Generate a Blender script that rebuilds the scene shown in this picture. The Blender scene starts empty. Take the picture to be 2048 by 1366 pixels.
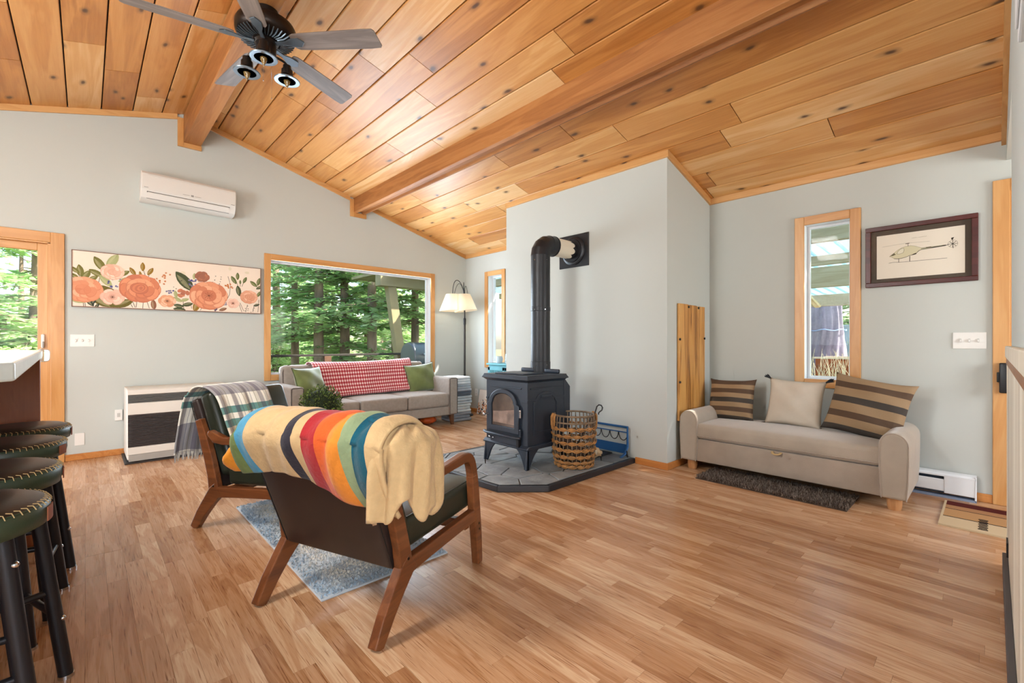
import bpy, bmesh, math, random
from mathutils import Vector, Matrix
random.seed(7)
R = math.radians
scene = bpy.context.scene
COL = scene.collection
PI = math.pi

# ------------------------------------------------------------------ camera
cam_d = bpy.data.cameras.new('camera')
cam = bpy.data.objects.new('camera', cam_d)
COL.objects.link(cam)
cam.location = (0, 0, 1.15)
cam.rotation_euler = (R(90), 0, R(-43.28))
cam_d.sensor_width = 36
cam_d.lens = 15.908
cam_d.shift_y = 3 / 2048
cam_d.clip_start = 0.01
cam_d.clip_end = 300
scene.camera = cam

# ------------------------------------------------------------------ sky, sun, window light, exposure
world = bpy.data.worlds.new('world')
scene.world = world
world.use_nodes = True
wn = world.node_tree
for n in list(wn.nodes):
    wn.nodes.remove(n)
sky = wn.nodes.new('ShaderNodeTexSky')
sky.sky_type = 'NISHITA'
sky.sun_disc = False
sky.sun_elevation = R(46)
sky.sun_rotation = R(130)
sky.air_density = 1.0
sky.dust_density = 2.0
sky.ozone_density = 1.0
bg = wn.nodes.new('ShaderNodeBackground')
bg.inputs['Strength'].default_value = 0.55
wo = wn.nodes.new('ShaderNodeOutputWorld')
wn.links.new(sky.outputs[0], bg.inputs['Color'])
wn.links.new(bg.outputs[0], wo.inputs['Surface'])

def add_sun(direction, strength, col, angle=1.0):
    l = bpy.data.lights.new('sun', 'SUN')
    l.energy = strength
    l.color = col
    l.angle = R(angle)
    o = bpy.data.objects.new('sun', l)
    COL.objects.link(o)
    o.rotation_euler = Vector(direction).to_track_quat('-Z', 'Y').to_euler()
    o.location = (14, -10, 20)
    return o
add_sun((-0.46, 0.50, -0.74), 12.0, (1, 0.95, 0.86))

def add_area(name, loc, direction, sx, sy, watts, col=(1, 1, 1), spread=180):
    l = bpy.data.lights.new(name, 'AREA')
    l.shape = 'RECTANGLE'
    l.size = sx
    l.size_y = sy
    l.energy = watts
    l.color = col
    l.spread = R(spread)
    o = bpy.data.objects.new(name, l)
    COL.objects.link(o)
    o.location = loc
    o.rotation_euler = Vector(direction).to_track_quat('-Z', 'Z').to_euler()
    return o
# daylight at the openings; kitchen and back windows are unseen, added for fill
add_area('fill_kitchen_window', (-3.33, 2.7, 1.70), (1, 0.0, 0.12), 3.0, 1.3, 230, (0.92, 0.97, 1.0))
add_area('fill_back_window', (-1.3, -2.33, 1.70), (0.0, 1, 0.0), 2.6, 1.2, 150, (0.96, 0.98, 1.0))
add_area('daylight_hall_window', (3.75, -2.33, 1.55), (0.0, 1, 0.05), 1.4, 1.2, 70, (0.97, 0.99, 1.0))
add_area('daylight_picture_window', (2.85, 6.10, 1.47), (0, -1, 0.12), 2.3, 1.4, 115, (0.74, 0.87, 1.0))
add_area('daylight_slider', (-1.15, 6.10, 1.10), (0, -1, 0), 1.5, 1.8, 40, (0.9, 0.96, 1.0))

vs = scene.view_settings
vs.view_transform = 'Standard'
vs.look = 'None'
vs.gamma = 1
vs.use_curve_mapping = False
vs.exposure = 0.08
scene.cycles.use_denoising = True
scene.cycles.max_bounces = 5
scene.cycles.diffuse_bounces = 3
scene.cycles.glossy_bounces = 2
scene.cycles.transparent_max_bounces = 8
scene.cycles.sample_clamp_indirect = 6
scene.cycles.use_adaptive_sampling = True
scene.cycles.adaptive_threshold = 0.1
scene.cycles.adaptive_min_samples = 12

# ------------------------------------------------------------------ helpers
def lin(c):
    if isinstance(c, str):
        c = c.lstrip('#')
        c = [int(c[i:i + 2], 16) / 255 for i in (0, 2, 4)]
    return tuple(x / 12.92 if x <= 0.04045 else ((x + 0.055) / 1.055) ** 2.4 for x in c)

def thing(name, label, cat, loc=(0, 0, 0), rz=0.0, group=None):
    o = bpy.data.objects.new(name, None)
    o.empty_display_size = 0.05
    COL.objects.link(o)
    o.location = loc
    o.rotation_euler = (0, 0, rz)
    tag(o, label, cat, group)
    return o

def tag(o, label=None, cat=None, group=None, kind=None):
    if label: o['label'] = label
    if cat: o['category'] = cat
    if group: o['group'] = group
    if kind: o['kind'] = kind
    return o

def root(name, label=None):
    o = bpy.data.objects.new(name, None)
    o.empty_display_size = 0.05
    COL.objects.link(o)
    o['kind'] = 'structure'
    if label: o['label'] = label
    return o

def copy_tree(o, parent=None):
    c = o.copy()
    COL.objects.link(c)
    if parent is not None:
        c.parent = parent
    for ch in [x for x in bpy.data.objects if x.parent == o]:
        copy_tree(ch, c)
    return c

class MB:
    def __init__(self):
        self.v = []; self.f = []; self.c = []; self.t = []
        self.col = None; self.tone = 0.5
    def add(self, vs_, fs_, m=None):
        b = len(self.v)
        for p in vs_:
            p = Vector(p)
            self.v.append(tuple(m @ p) if m is not None else tuple(p))
            self.t.append(self.tone)
        for q in fs_:
            self.f.append(tuple(b + i for i in q))
            self.c.append(self.col)
        return self
    def box(self, x0, x1, y0, y1, z0, z1, m=None):
        vs_ = [(x0, y0, z0), (x1, y0, z0), (x1, y1, z0), (x0, y1, z0), (x0, y0, z1), (x1, y0, z1), (x1, y1, z1), (x0, y1, z1)]
        return self.add(vs_, [(0, 3, 2, 1), (4, 5, 6, 7), (0, 1, 5, 4), (1, 2, 6, 5), (2, 3, 7, 6), (3, 0, 4, 7)], m)
    def cyl(self, p0, p1, r0, r1=None, n=16, caps=True, m=None):
        r1 = r0 if r1 is None else r1
        p0 = Vector(p0); p1 = Vector(p1)
        q = (p1 - p0).to_track_quat('Z', 'Y')
        vs_ = []
        for p, r in ((p0, r0), (p1, r1)):
            for i in range(n):
                a = 2 * PI * i / n
                vs_.append(p + q @ Vector((r * math.cos(a), r * math.sin(a), 0)))
        fs_ = [(i, (i + 1) % n, n + (i + 1) % n, n + i) for i in range(n)]
        if caps:
            fs_ += [tuple(range(n - 1, -1, -1)), tuple(range(n, 2 * n))]
        return self.add(vs_, fs_, m)
    def tube(self, path, r, n=8, closed=False, m=None, flat=1.0):
        P = [Vector(p) for p in path]
        k = len(P)
        rs = r if isinstance(r, (list, tuple)) else [r] * k
        vs_ = []
        up = None
        for i in range(k):
            a = P[(i - 1) % k] if (closed or i > 0) else P[i]
            b = P[(i + 1) % k] if (closed or i < k - 1) else P[i]
            t = (b - a).normalized() if (b - a).length > 1e-9 else Vector((0, 0, 1))
            if up is None:
                up = Vector((0, 0, 1)) if abs(t.z) < 0.9 else Vector((1, 0, 0))
            s_ = t.cross(up)
            if s_.length < 1e-6:
                s_ = t.cross(Vector((0, 1, 0)))
            s_.normalize()
            up = s_.cross(t).normalized()
            for j in range(n):
                an = 2 * PI * j / n
                vs_.append(P[i] + (s_ * math.cos(an) + up * math.sin(an) * flat) * rs[i])
        fs_ = []
        for i in range(k if closed else k - 1):
            i2 = (i + 1) % k
            for j in range(n):
                j2 = (j + 1) % n
                fs_.append((i * n + j, i * n + j2, i2 * n + j2, i2 * n + j))
        if not closed:
            fs_ += [tuple(range(n - 1, -1, -1)), tuple(range((k - 1) * n, k * n))]
        return self.add(vs_, fs_, m)
    def lathe(self, prof, n=24, c=(0, 0, 0), m=None):
        vs_ = []
        for r, z in prof:
            for i in range(n):
                a = 2 * PI * i / n
                vs_.append((c[0] + r * math.cos(a), c[1] + r * math.sin(a), c[2] + z))
        fs_ = []
        for j in range(len(prof) - 1):
            for i in range(n):
                i2 = (i + 1) % n
                fs_.append((j * n + i, j * n + i2, (j + 1) * n + i2, (j + 1) * n + i))
        if prof[0][0] > 1e-5: fs_.append(tuple(range(n - 1, -1, -1)))
        if prof[-1][0] > 1e-5: fs_.append(tuple(range((len(prof) - 1) * n, len(prof) * n)))
        return self.add(vs_, fs_, m)
    def prism(self, poly, h0, h1, ax='z', m=None):
        # poly: 2-d outline; extruded along ax between h0 and h1.  ax z:(x,y) y:(x,z) x:(y,z)
        def P(a, b, h):
            return (a, b, h) if ax == 'z' else ((a, h, b) if ax == 'y' else (h, a, b))
        n = len(poly)
        vs_ = [P(a, b, h0) for a, b in poly] + [P(a, b, h1) for a, b in poly]
        fs_ = [(i, (i + 1) % n, n + (i + 1) % n, n + i) for i in range(n)]
        fs_ += [tuple(range(n - 1, -1, -1)), tuple(range(n, 2 * n))]
        return self.add(vs_, fs_, m)
    def grid(self, fn, nu, nv, wrapu=False, colfn=None, m=None):
        vs_ = []
        cu = nu if wrapu else nu + 1
        for j in range(nv + 1):
            for i in range(cu):
                vs_.append(fn(i / nu, j / nv))
        b = len(self.f)
        fs_ = []; cs = []
        for j in range(nv):
            for i in range(nu):
                i2 = (i + 1) % cu
                fs_.append((j * cu + i, j * cu + i2, (j + 1) * cu + i2, (j + 1) * cu + i))
                if colfn: cs.append(colfn((i + .5) / nu, (j + .5) / nv))
        self.add(vs_, fs_, m)
        if colfn:
            for k, cc in enumerate(cs): self.c[b + k] = cc
        return self
    def rbox(self, x0, x1, y0, y1, z0, z1, r=0.03, k=4, puff=(0, 0, 0), m=None, nseg=8):
        # rounded box with optional crown (puff along each axis)
        hx, hy, hz = (x1 - x0) / 2, (y1 - y0) / 2, (z1 - z0) / 2
        cx, cy, cz = (x0 + x1) / 2, (y0 + y1) / 2, (z0 + z1) / 2
        r = min(r, hx * .98, hy * .98, hz * .98)
        def axis(h):
            a = [-h + r * (1 - math.cos(PI / 2 * i / k)) for i in range(k)]
            mid = [(-h + r) + (2 * h - 2 * r) * i / nseg for i in range(nseg + 1)]
            return a + mid + [-x for x in reversed(a)]
        def face(ax):
            pass
        verts = {}
        vs_ = []; fs_ = []
        def vert(p):
            q = Vector(p)
            inner = Vector((max(-hx + r, min(hx - r, q.x)), max(-hy + r, min(hy - r, q.y)), max(-hz + r, min(hz - r, q.z))))
            d = q - inner
            if d.length > 1e-9:
                q = inner + d.normalized() * r
            u, v, w = q.x / hx, q.y / hy, q.z / hz
            e = Vector((puff[0] * (1 - v * v) * (1 - w * w) * (1 if u > 0 else -1) * abs(u),
                        puff[1] * (1 - u * u) * (1 - w * w) * (1 if v > 0 else -1) * abs(v),
                        puff[2] * (1 - u * u) * (1 - v * v) * (1 if w > 0 else -1) * abs(w)))
            q = q + e + Vector((cx, cy, cz))
            key = (round(q.x, 5), round(q.y, 5), round(q.z, 5))
            if key not in verts:
                verts[key] = len(vs_); vs_.append(q)
            return verts[key]
        X, Y, Z = axis(hx), axis(hy), axis(hz)
        def sheet(A, B, mk, flip):
            g = [[vert(mk(a, b)) for b in B] for a in A]
            for i in range(len(A) - 1):
                for j in range(len(B) - 1):
                    q = [g[i][j], g[i + 1][j], g[i + 1][j + 1], g[i][j + 1]]
                    q2 = []
                    for t in q:
                        if t not in q2: q2.append(t)
                    if len(q2) > 2:
                        fs_.append(tuple(reversed(q2)) if flip else tuple(q2))
        sheet(X, Y, lambda a, b: (a, b, hz), False)
        sheet(X, Y, lambda a, b: (a, b, -hz), True)
        sheet(X, Z, lambda a, b: (a, -hy, b), False)
        sheet(X, Z, lambda a, b: (a, hy, b), True)
        sheet(Y, Z, lambda a, b: (hx, a, b), False)
        sheet(Y, Z, lambda a, b: (-hx, a, b), True)
        return self.add(vs_, fs_, m)
    def ball(self, c, rx, ry=None, rz=None, n=16, k=10, m=None):
        ry = rx if ry is None else ry; rz = rx if rz is None else rz
        def fn(u, v):
            a = 2 * PI * u; b = PI * (v - .5)
            return (c[0] + rx * math.cos(b) * math.cos(a), c[1] + ry * math.cos(b) * math.sin(a), c[2] + rz * math.sin(b))
        return self.grid(fn, n, k, wrapu=True, m=m)
    def pillow(self, w, h, t, n=18, corner=0.0, colfn=None, m=None, seed=0):
        # square cushion standing in the local yz plane, thickness along x, pointed corners
        rnd = random.Random(seed)
        ph = [rnd.uniform(0, 6.28) for _ in range(4)]
        for side in (1, -1):
            def fn(u, v):
                a, b = 2 * u - 1, 2 * v - 1
                if side < 0: a = -a
                e = max(0, (1 - a ** 2)) ** .45 * max(0, (1 - b ** 2)) ** .45
                pull = 1 - 0.09 * (1 - abs(a) ** 3) * abs(b) ** 2
                pull2 = 1 - 0.09 * (1 - abs(b) ** 3) * abs(a) ** 2
                wr = 0.012 * math.sin(5 * a + ph[0] + 2 * b) * math.sin(4 * b + ph[1]) * e
                return (side * (t / 2 * e + wr), a * w / 2 * pull2, b * h / 2 * pull)
            cf = None
            if colfn:
                cf = (lambda u, v: colfn(u, v)) if side > 0 else (lambda u, v: colfn(1 - u, v))
            self.grid(fn, n, n, colfn=cf, m=m)
        return self
    def build(self, name, mat=None, parent=None, smooth=False, bevel=0, seg=2, solid=0, sub=0, angle=40, weld=False, use_tone=False):
        me = bpy.data.meshes.new(name)
        me.from_pydata(self.v, [], self.f)
        if any(x is not None for x in self.c):
            ca = me.color_attributes.new('Col', 'FLOAT_COLOR', 'CORNER')
            li = 0
            data = []
            for p, cc in zip(self.f, self.c):
                cc = cc or (.5, .5, .5)
                data += [cc[0], cc[1], cc[2], 1.0] * len(p)
            ca.data.foreach_set('color', data)
        if use_tone:
            at = me.attributes.new('tone', 'FLOAT', 'POINT')
            at.data.foreach_set('value', self.t)
        me.update()
        bm = bmesh.new(); bm.from_mesh(me)
        if weld:
            bmesh.ops.remove_doubles(bm, verts=bm.verts, dist=1e-4)
        bmesh.ops.recalc_face_normals(bm, faces=bm.faces)
        bm.to_mesh(me); bm.free()
        if smooth:
            me.polygons.foreach_set('use_smooth', [True] * len(me.polygons))
            try: me.set_sharp_from_angle(angle=R(angle))
            except Exception: pass
        if mat is not None: me.materials.append(mat)
        o = bpy.data.objects.new(name, me)
        COL.objects.link(o)
        if parent is not None: o.parent = parent
        if solid:
            md = o.modifiers.new('solid', 'SOLIDIFY'); md.thickness = abs(solid); md.offset = 0 if solid > 0 else -1
        if bevel:
            md = o.modifiers.new('bevel', 'BEVEL'); md.width = bevel; md.segments = seg; md.limit_method = 'ANGLE'; md.angle_limit = R(40)
        if sub:
            md = o.modifiers.new('sub', 'SUBSURF'); md.levels = sub; md.render_levels = sub
        return o

def ribbon(path, widths):
    # outline polygon of a 2-d path with given widths
    n = len(path); L = []; Rr = []
    ws = widths if isinstance(widths, (list, tuple)) else [widths] * n
    for i in range(n):
        a = path[max(0, i - 1)]; b = path[min(n - 1, i + 1)]
        dx, dy = b[0] - a[0], b[1] - a[1]
        l = math.hypot(dx, dy) or 1
        nx, ny = -dy / l, dx / l
        w = ws[i] / 2
        L.append((path[i][0] + nx * w, path[i][1] + ny * w)); Rr.append((path[i][0] - nx * w, path[i][1] - ny * w))
    return L + Rr[::-1]

def bez(p0, p1, p2, p3, n=12):
    out = []
    for i in range(n + 1):
        t = i / n; s = 1 - t
        out.append(tuple(s ** 3 * a + 3 * s * s * t * b + 3 * s * t * t * c + t ** 3 * d for a, b, c, d in zip(p0, p1, p2, p3)))
    return out

def sm(a, b, x):
    t = max(0, min(1, (x - a) / (b - a)))
    return t * t * (3 - 2 * t)

# ------------------------------------------------------------------ materials
def new_mat(name):
    m = bpy.data.materials.new(name); m.use_nodes = True
    nt = m.node_tree
    b = nt.nodes.get('Principled BSDF')
    return m, nt, b

def N(nt, t, **kw):
    n = nt.nodes.new(t)
    for k, v in kw.items():
        if k in n.inputs: n.inputs[k].default_value = v
        else: setattr(n, k, v)
    return n

def ramp(nt, stops, interp='LINEAR'):
    r = nt.nodes.new('ShaderNodeValToRGB')
    cr = r.color_ramp
    cr.interpolation = interp
    while len(cr.elements) < len(stops): cr.elements.new(0.5)
    for e, (p, c) in zip(cr.elements, stops):
        e.position = p
        e.color = (c[0], c[1], c[2], 1) if not isinstance(c, (int, float)) else (c, c, c, 1)
    return r

def pm(name, col, rough=0.5, metal=0.0, spec=0.5, var=0.0, vscale=8.0, bump=0.0, bscale=60.0, sheen=0.0, coat=0.0, stretch=(1, 1, 1)):
    m, nt, b = new_mat(name)
    c = lin(col)
    b.inputs['Base Color'].default_value = (*c, 1)
    b.inputs['Roughness'].default_value = rough
    b.inputs['Metallic'].default_value = metal
    b.inputs['Specular IOR Level'].default_value = spec
    if sheen: b.inputs['Sheen Weight'].default_value = sheen
    if coat:
        b.inputs['Coat Weight'].default_value = coat; b.inputs['Coat Roughness'].default_value = 0.15
    if var or bump:
        tc = N(nt, 'ShaderNodeTexCoord')
        mp = N(nt, 'ShaderNodeMapping'); mp.inputs['Scale'].default_value = stretch
        nt.links.new(tc.outputs['Object'], mp.inputs['Vector'])
    if var:
        no = N(nt, 'ShaderNodeTexNoise', Scale=vscale, Detail=4.0)
        nt.links.new(mp.outputs[0], no.inputs['Vector'])
        rp = ramp(nt, [(0.3, tuple(x * (1 - var) for x in c)), (0.7, tuple(min(1, x * (1 + var)) for x in c))])
        nt.links.new(no.outputs['Fac'], rp.inputs[0]); nt.links.new(rp.outputs[0], b.inputs['Base Color'])
    if bump:
        nb = N(nt, 'ShaderNodeTexNoise', Scale=bscale, Detail=3.0)
        nt.links.new(mp.outputs[0], nb.inputs['Vector'])
        bp = N(nt, 'ShaderNodeBump', Strength=bump, Distance=0.01)
        nt.links.new(nb.outputs['Fac'], bp.inputs['Height']); nt.links.new(bp.outputs[0], b.inputs['Normal'])
    return m

def vcol(name, rough=0.85, bump=0.0, bscale=200.0, sheen=0.0, var=0.0):
    m, nt, b = new_mat(name)
    at = N(nt, 'ShaderNodeVertexColor', layer_name='Col')
    b.inputs['Roughness'].default_value = rough
    b.inputs['Specular IOR Level'].default_value = 0.2
    if sheen: b.inputs['Sheen Weight'].default_value = sheen
    src = at.outputs['Color']
    if var:
        tc = N(nt, 'ShaderNodeTexCoord')
        no = N(nt, 'ShaderNodeTexNoise', Scale=40.0, Detail=4.0)
        nt.links.new(tc.outputs['Object'], no.inputs['Vector'])
        mr = N(nt, 'ShaderNodeMapRange'); mr.inputs[3].default_value = 1 - var; mr.inputs[4].default_value = 1 + var
        nt.links.new(no.outputs['Fac'], mr.inputs[0])
        mx = N(nt, 'ShaderNodeVectorMath', operation='SCALE')
        nt.links.new(src, mx.inputs[0]); nt.links.new(mr.outputs[0], mx.inputs['Scale'])
        src = mx.outputs[0]
    nt.links.new(src, b.inputs['Base Color'])
    if bump:
        tc2 = N(nt, 'ShaderNodeTexCoord')
        nb = N(nt, 'ShaderNodeTexNoise', Scale=bscale, Detail=3.0)
        nt.links.new(tc2.outputs['Object'], nb.inputs['Vector'])
        bp = N(nt, 'ShaderNodeBump', Strength=bump, Distance=0.01)
        nt.links.new(nb.outputs['Fac'], bp.inputs['Height']); nt.links.new(bp.outputs[0], b.inputs['Normal'])
    return m

def wood(name, stops, axis='y', fine=40.0, rough=0.4, tone=None, knots=0.0, coat=0.0, spec=0.5, waviness=1.5, bump=0.08, contrast=0.5, knot_scale=2.0, randobj=False, pores=0.0, ringw=0.14, knot2d=False, kr=1.0):
    """grain running along the given axis; per-board shift from the 'tone' attribute"""
    m, nt, b = new_mat(name)
    L = nt.links.new
    tc = N(nt, 'ShaderNodeTexCoord')
    vec = tc.outputs['Object']
    tv = None
    if tone is not None:
        at = N(nt, 'ShaderNodeAttribute', attribute_name='tone')
        tv = at.outputs['Fac']
    elif randobj:
        oi = N(nt, 'ShaderNodeObjectInfo'); tv = oi.outputs['Random']
    if tv is not None:
        cm = N(nt, 'ShaderNodeCombineXYZ')
        mu = N(nt, 'ShaderNodeMath', operation='MULTIPLY'); mu.inputs[1].default_value = 37.0
        L(tv, mu.inputs[0]); L(mu.outputs[0], cm.inputs[0]); L(mu.outputs[0], cm.inputs[1]); L(mu.outputs[0], cm.inputs[2])
        ad = N(nt, 'ShaderNodeVectorMath', operation='ADD')
        L(vec, ad.inputs[0]); L(cm.outputs[0], ad.inputs[1]); vec = ad.outputs[0]
    st = {'x': (0.10, 1, 1), 'y': (1, 0.10, 1), 'z': (1, 1, 0.10)}[axis]
    mp = N(nt, 'ShaderNodeMapping'); mp.inputs['Scale'].default_value = st
    L(vec, mp.inputs['Vector'])
    n1 = N(nt, 'ShaderNodeTexNoise', Scale=fine * .22, Detail=3.0, Distortion=waviness)
    L(mp.outputs[0], n1.inputs['Vector'])
    n2 = N(nt, 'ShaderNodeTexNoise', Scale=fine * 2.2, Detail=4.0, Roughness=0.7)
    mp2 = N(nt, 'ShaderNodeMapping'); mp2.inputs['Scale'].default_value = tuple(0.35 * x if x < 1 else x for x in st)
    L(vec, mp2.inputs['Vector']); L(mp2.outputs[0], n2.inputs['Vector'])
    mx = N(nt, 'ShaderNodeMix', data_type='FLOAT'); mx.inputs[0].default_value = 0.35
    L(n1.outputs['Fac'], mx.inputs[2]); L(n2.outputs['Fac'], mx.inputs[3])
    # rings: banded version of the slow noise
    ml = N(nt, 'ShaderNodeMath', operation='MULTIPLY'); ml.inputs[1].default_value = 9.0
    L(n1.outputs['Fac'], ml.inputs[0])
    pp = N(nt, 'ShaderNodeMath', operation='PINGPONG'); pp.inputs[1].default_value = 1.0
    L(ml.outputs[0], pp.inputs[0])
    mx2 = N(nt, 'ShaderNodeMix', data_type='FLOAT'); mx2.inputs[0].default_value = ringw
    L(mx.outputs[0], mx2.inputs[2]); L(pp.outputs[0], mx2.inputs[3])
    fac = mx2.outputs[0]
    if tone is not None or randobj:
        t2 = N(nt, 'ShaderNodeMath', operation='MULTIPLY_ADD'); t2.inputs[1].default_value = tone if tone is not None else 0.3; t2.inputs[2].default_value = -(tone if tone is not None else 0.3) / 2
        L(tv, t2.inputs[0])
        t3 = N(nt, 'ShaderNodeMath', operation='ADD'); L(fac, t3.inputs[0]); L(t2.outputs[0], t3.inputs[1]); fac = t3.outputs[0]
    rp = ramp(nt, [(p, lin(c)) for p, c in stops])
    L(fac, rp.inputs[0])
    colr = rp.outputs[0]
    if pores:
        n3 = N(nt, 'ShaderNodeTexNoise', Scale=fine * 6, Detail=2.0)
        mp3 = N(nt, 'ShaderNodeMapping'); mp3.inputs['Scale'].default_value = tuple(0.25 * x if x < 1 else x for x in st)
        L(vec, mp3.inputs['Vector']); L(mp3.outputs[0], n3.inputs['Vector'])
        pr = ramp(nt, [(0.60, 0.0), (0.72, pores)])
        L(n3.outputs['Fac'], pr.inputs[0])
        mk = N(nt, 'ShaderNodeMix', data_type='RGBA', blend_type='MULTIPLY')
        mk.inputs[7].default_value = (0.45, 0.32, 0.22, 1)
        L(pr.outputs[0], mk.inputs[0]); L(colr, mk.inputs[6]); colr = mk.outputs[2]
    if knots:
        sk = {'x': (0.45, 1, 1), 'y': (1, 0.45, 1), 'z': (1, 1, 0.45)}[axis]
        mpk = N(nt, 'ShaderNodeMapping'); mpk.inputs['Scale'].default_value = sk
        L(vec, mpk.inputs['Vector'])
        nd = N(nt, 'ShaderNodeTexNoise', Scale=9.0, Detail=2.0)
        L(mpk.outputs[0], nd.inputs['Vector'])
        sc = N(nt, 'ShaderNodeVectorMath', operation='SCALE'); sc.inputs['Scale'].default_value = 0.05
        L(nd.outputs['Color'], sc.inputs[0])
        av = N(nt, 'ShaderNodeVectorMath', operation='ADD'); L(mpk.outputs[0], av.inputs[0]); L(sc.outputs[0], av.inputs[1])
        vo = N(nt, 'ShaderNodeTexVoronoi', Scale=knot_scale)
        if knot2d: vo.voronoi_dimensions = '2D'
        L(av.outputs[0], vo.inputs['Vector'])
        kr = ramp(nt, [(0.0, 1.0), (0.045 * kr, 0.9), (0.085 * kr, 0.35), (0.16 * kr, 0.0)])
        L(vo.outputs['Distance'], kr.inputs[0])
        sp = N(nt, 'ShaderNodeSeparateColor'); L(vo.outputs['Color'], sp.inputs[0])
        gt = N(nt, 'ShaderNodeMath', operation='LESS_THAN'); gt.inputs[1].default_value = knots
        L(sp.outputs[0], gt.inputs[0])
        mm = N(nt, 'ShaderNodeMath', operation='MULTIPLY'); L(kr.outputs[0], mm.inputs[0]); L(gt.outputs[0], mm.inputs[1])
        mk2 = N(nt, 'ShaderNodeMix', data_type='RGBA'); mk2.inputs[7].default_value = (0.09, 0.035, 0.012, 1)
        L(mm.outputs[0], mk2.inputs[0]); L(colr, mk2.inputs[6]); colr = mk2.outputs[2]
    L(colr, b.inputs['Base Color'])
    b.inputs['Roughness'].default_value = rough
    b.inputs['Specular IOR Level'].default_value = spec
    if coat:
        b.inputs['Coat Weight'].default_value = coat; b.inputs['Coat Roughness'].default_value = 0.22
    if bump:
        bp = N(nt, 'ShaderNodeBump', Strength=bump, Distance=0.004)
        L(mx.outputs[0], bp.inputs['Height']); L(bp.outputs[0], b.inputs['Normal'])
    return m

def glass_pane(name, tint=(1, 1, 1), refl=0.004):
    m, nt, b = new_mat(name)
    nt.nodes.remove(b)
    out = nt.nodes.get('Material Output')
    tr = N(nt, 'ShaderNodeBsdfTransparent'); tr.inputs[0].default_value = (*tint, 1)
    gl = N(nt, 'ShaderNodeBsdfGlossy', Roughness=0.02)
    mx = N(nt, 'ShaderNodeMixShader'); mx.inputs[0].default_value = refl
    nt.links.new(tr.outputs[0], mx.inputs[1]); nt.links.new(gl.outputs[0], mx.inputs[2])
    nt.links.new(mx.outputs[0], out.inputs['Surface'])
    return m

def emit(name, col, strength):
    m, nt, b = new_mat(name)
    b.inputs['Base Color'].default_value = (*lin(col), 1)
    b.inputs['Emission Color'].default_value = (*lin(col), 1)
    b.inputs['Emission Strength'].default_value = strength
    return m

def translucent(name, col, trans=0.5, rough=0.6, var=0.0, vscale=10):
    m, nt, b = new_mat(name)
    out = nt.nodes.get('Material Output')
    b.inputs['Base Color'].default_value = (*lin(col), 1)
    b.inputs['Roughness'].default_value = rough
    b.inputs['Specular IOR Level'].default_value = 0.25
    t = N(nt, 'ShaderNodeBsdfTranslucent'); t.inputs[0].default_value = (*lin(col), 1)
    if var:
        tc = N(nt, 'ShaderNodeTexCoord'); no = N(nt, 'ShaderNodeTexNoise', Scale=vscale, Detail=3.0)
        nt.links.new(tc.outputs['Object'], no.inputs['Vector'])
        c = lin(col)
        rp = ramp(nt, [(0.3, tuple(x * (1 - var) for x in c)), (0.7, tuple(min(1, x * (1 + var)) for x in c))])
        nt.links.new(no.outputs['Fac'], rp.inputs[0])
        nt.links.new(rp.outputs[0], b.inputs['Base Color']); nt.links.new(rp.outputs[0], t.inputs[0])
    mx = N(nt, 'ShaderNodeMixShader'); mx.inputs[0].default_value = trans
    nt.links.new(b.outputs[0], mx.inputs[1]); nt.links.new(t.outputs[0], mx.inputs[2]); nt.links.new(mx.outputs[0], out.inputs['Surface'])
    return m

WALL = pm('painted_wall', '#c2c6c1', 0.75, spec=0.25, var=0.0)
TRIM = wood('fir_trim', [(0.2, '#bd8244'), (0.5, '#cf985c'), (0.8, '#dbab72')], 'z', 30, 0.35, randobj=True, bump=0)
TRIMY = wood('fir_trim_lengthwise', [(0.2, '#bd8244'), (0.5, '#cf985c'), (0.8, '#dbab72')], 'y', 30, 0.35, randobj=True, bump=0)
TRIMX = wood('fir_trim_crosswise', [(0.2, '#bd8244'), (0.5, '#cf985c'), (0.8, '#dbab72')], 'x', 30, 0.35, randobj=True, bump=0)
CEIL = wood('knotty_pine_board', [(0.15, '#a3642c'), (0.40, '#c48544'), (0.60, '#d39b5b'), (0.85, '#e3ba86')], 'y', 26, 0.36, tone=0.46, knots=0.58, bump=0, knot_scale=4.2, ringw=0.10, knot2d=True, kr=0.85)
BEAM = wood('rough_beam', [(0.2, '#7d4a22'), (0.5, '#a56a36'), (0.8, '#bb844c')], 'y', 30, 0.6, knots=0.4, bump=0.35, knot_scale=2.6)
OAK = wood('oak_strip', [(0.10, '#8f5e3a'), (0.36, '#b08058'), (0.58, '#c39873'), (0.84, '#dbba96')], 'y', 46, 0.27, tone=0.38, bump=0, pores=0.95, waviness=2.6, spec=0.5, ringw=0.14)
BASEB = wood('baseboard_wood', [(0.2, '#a8642c'), (0.5, '#c07c3e'), (0.8, '#d49654')], 'y', 30, 0.4, bump=0.03)
WALNUT = wood('chair_walnut', [(0.2, '#4a2613'), (0.5, '#6f3f21'), (0.8, '#8b5530')], 'x', 40, 0.32, bump=0.03, coat=0.2)
PANELW = wood('bar_panel_wood', [(0.2, '#743a1a'), (0.5, '#985528'), (0.8, '#b06c3a')], 'z', 26, 0.4, bump=0.03, waviness=3)
WHITE = pm('white_plastic', '#e6e4df', 0.4)
VINYL = pm('white_vinyl', '#eceff2', 0.35)
BLACK = pm('black_metal', '#1c1b1c', 0.45, metal=0.3)
IRON = pm('stove_iron', '#2b333f', 0.42, metal=0.25, spec=0.6, bump=0.05, bscale=160)  # blue of reflected window light mixed into the black iron's colour
PIPE = pm('pipe_black', '#26272b', 0.40, metal=0.3)
CHROME = pm('chrome', '#cfd2d6', 0.18, metal=1.0)
BRONZE = pm('dark_bronze', '#2c2420', 0.35, metal=0.7)
GLASS = glass_pane('window_glass')
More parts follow.
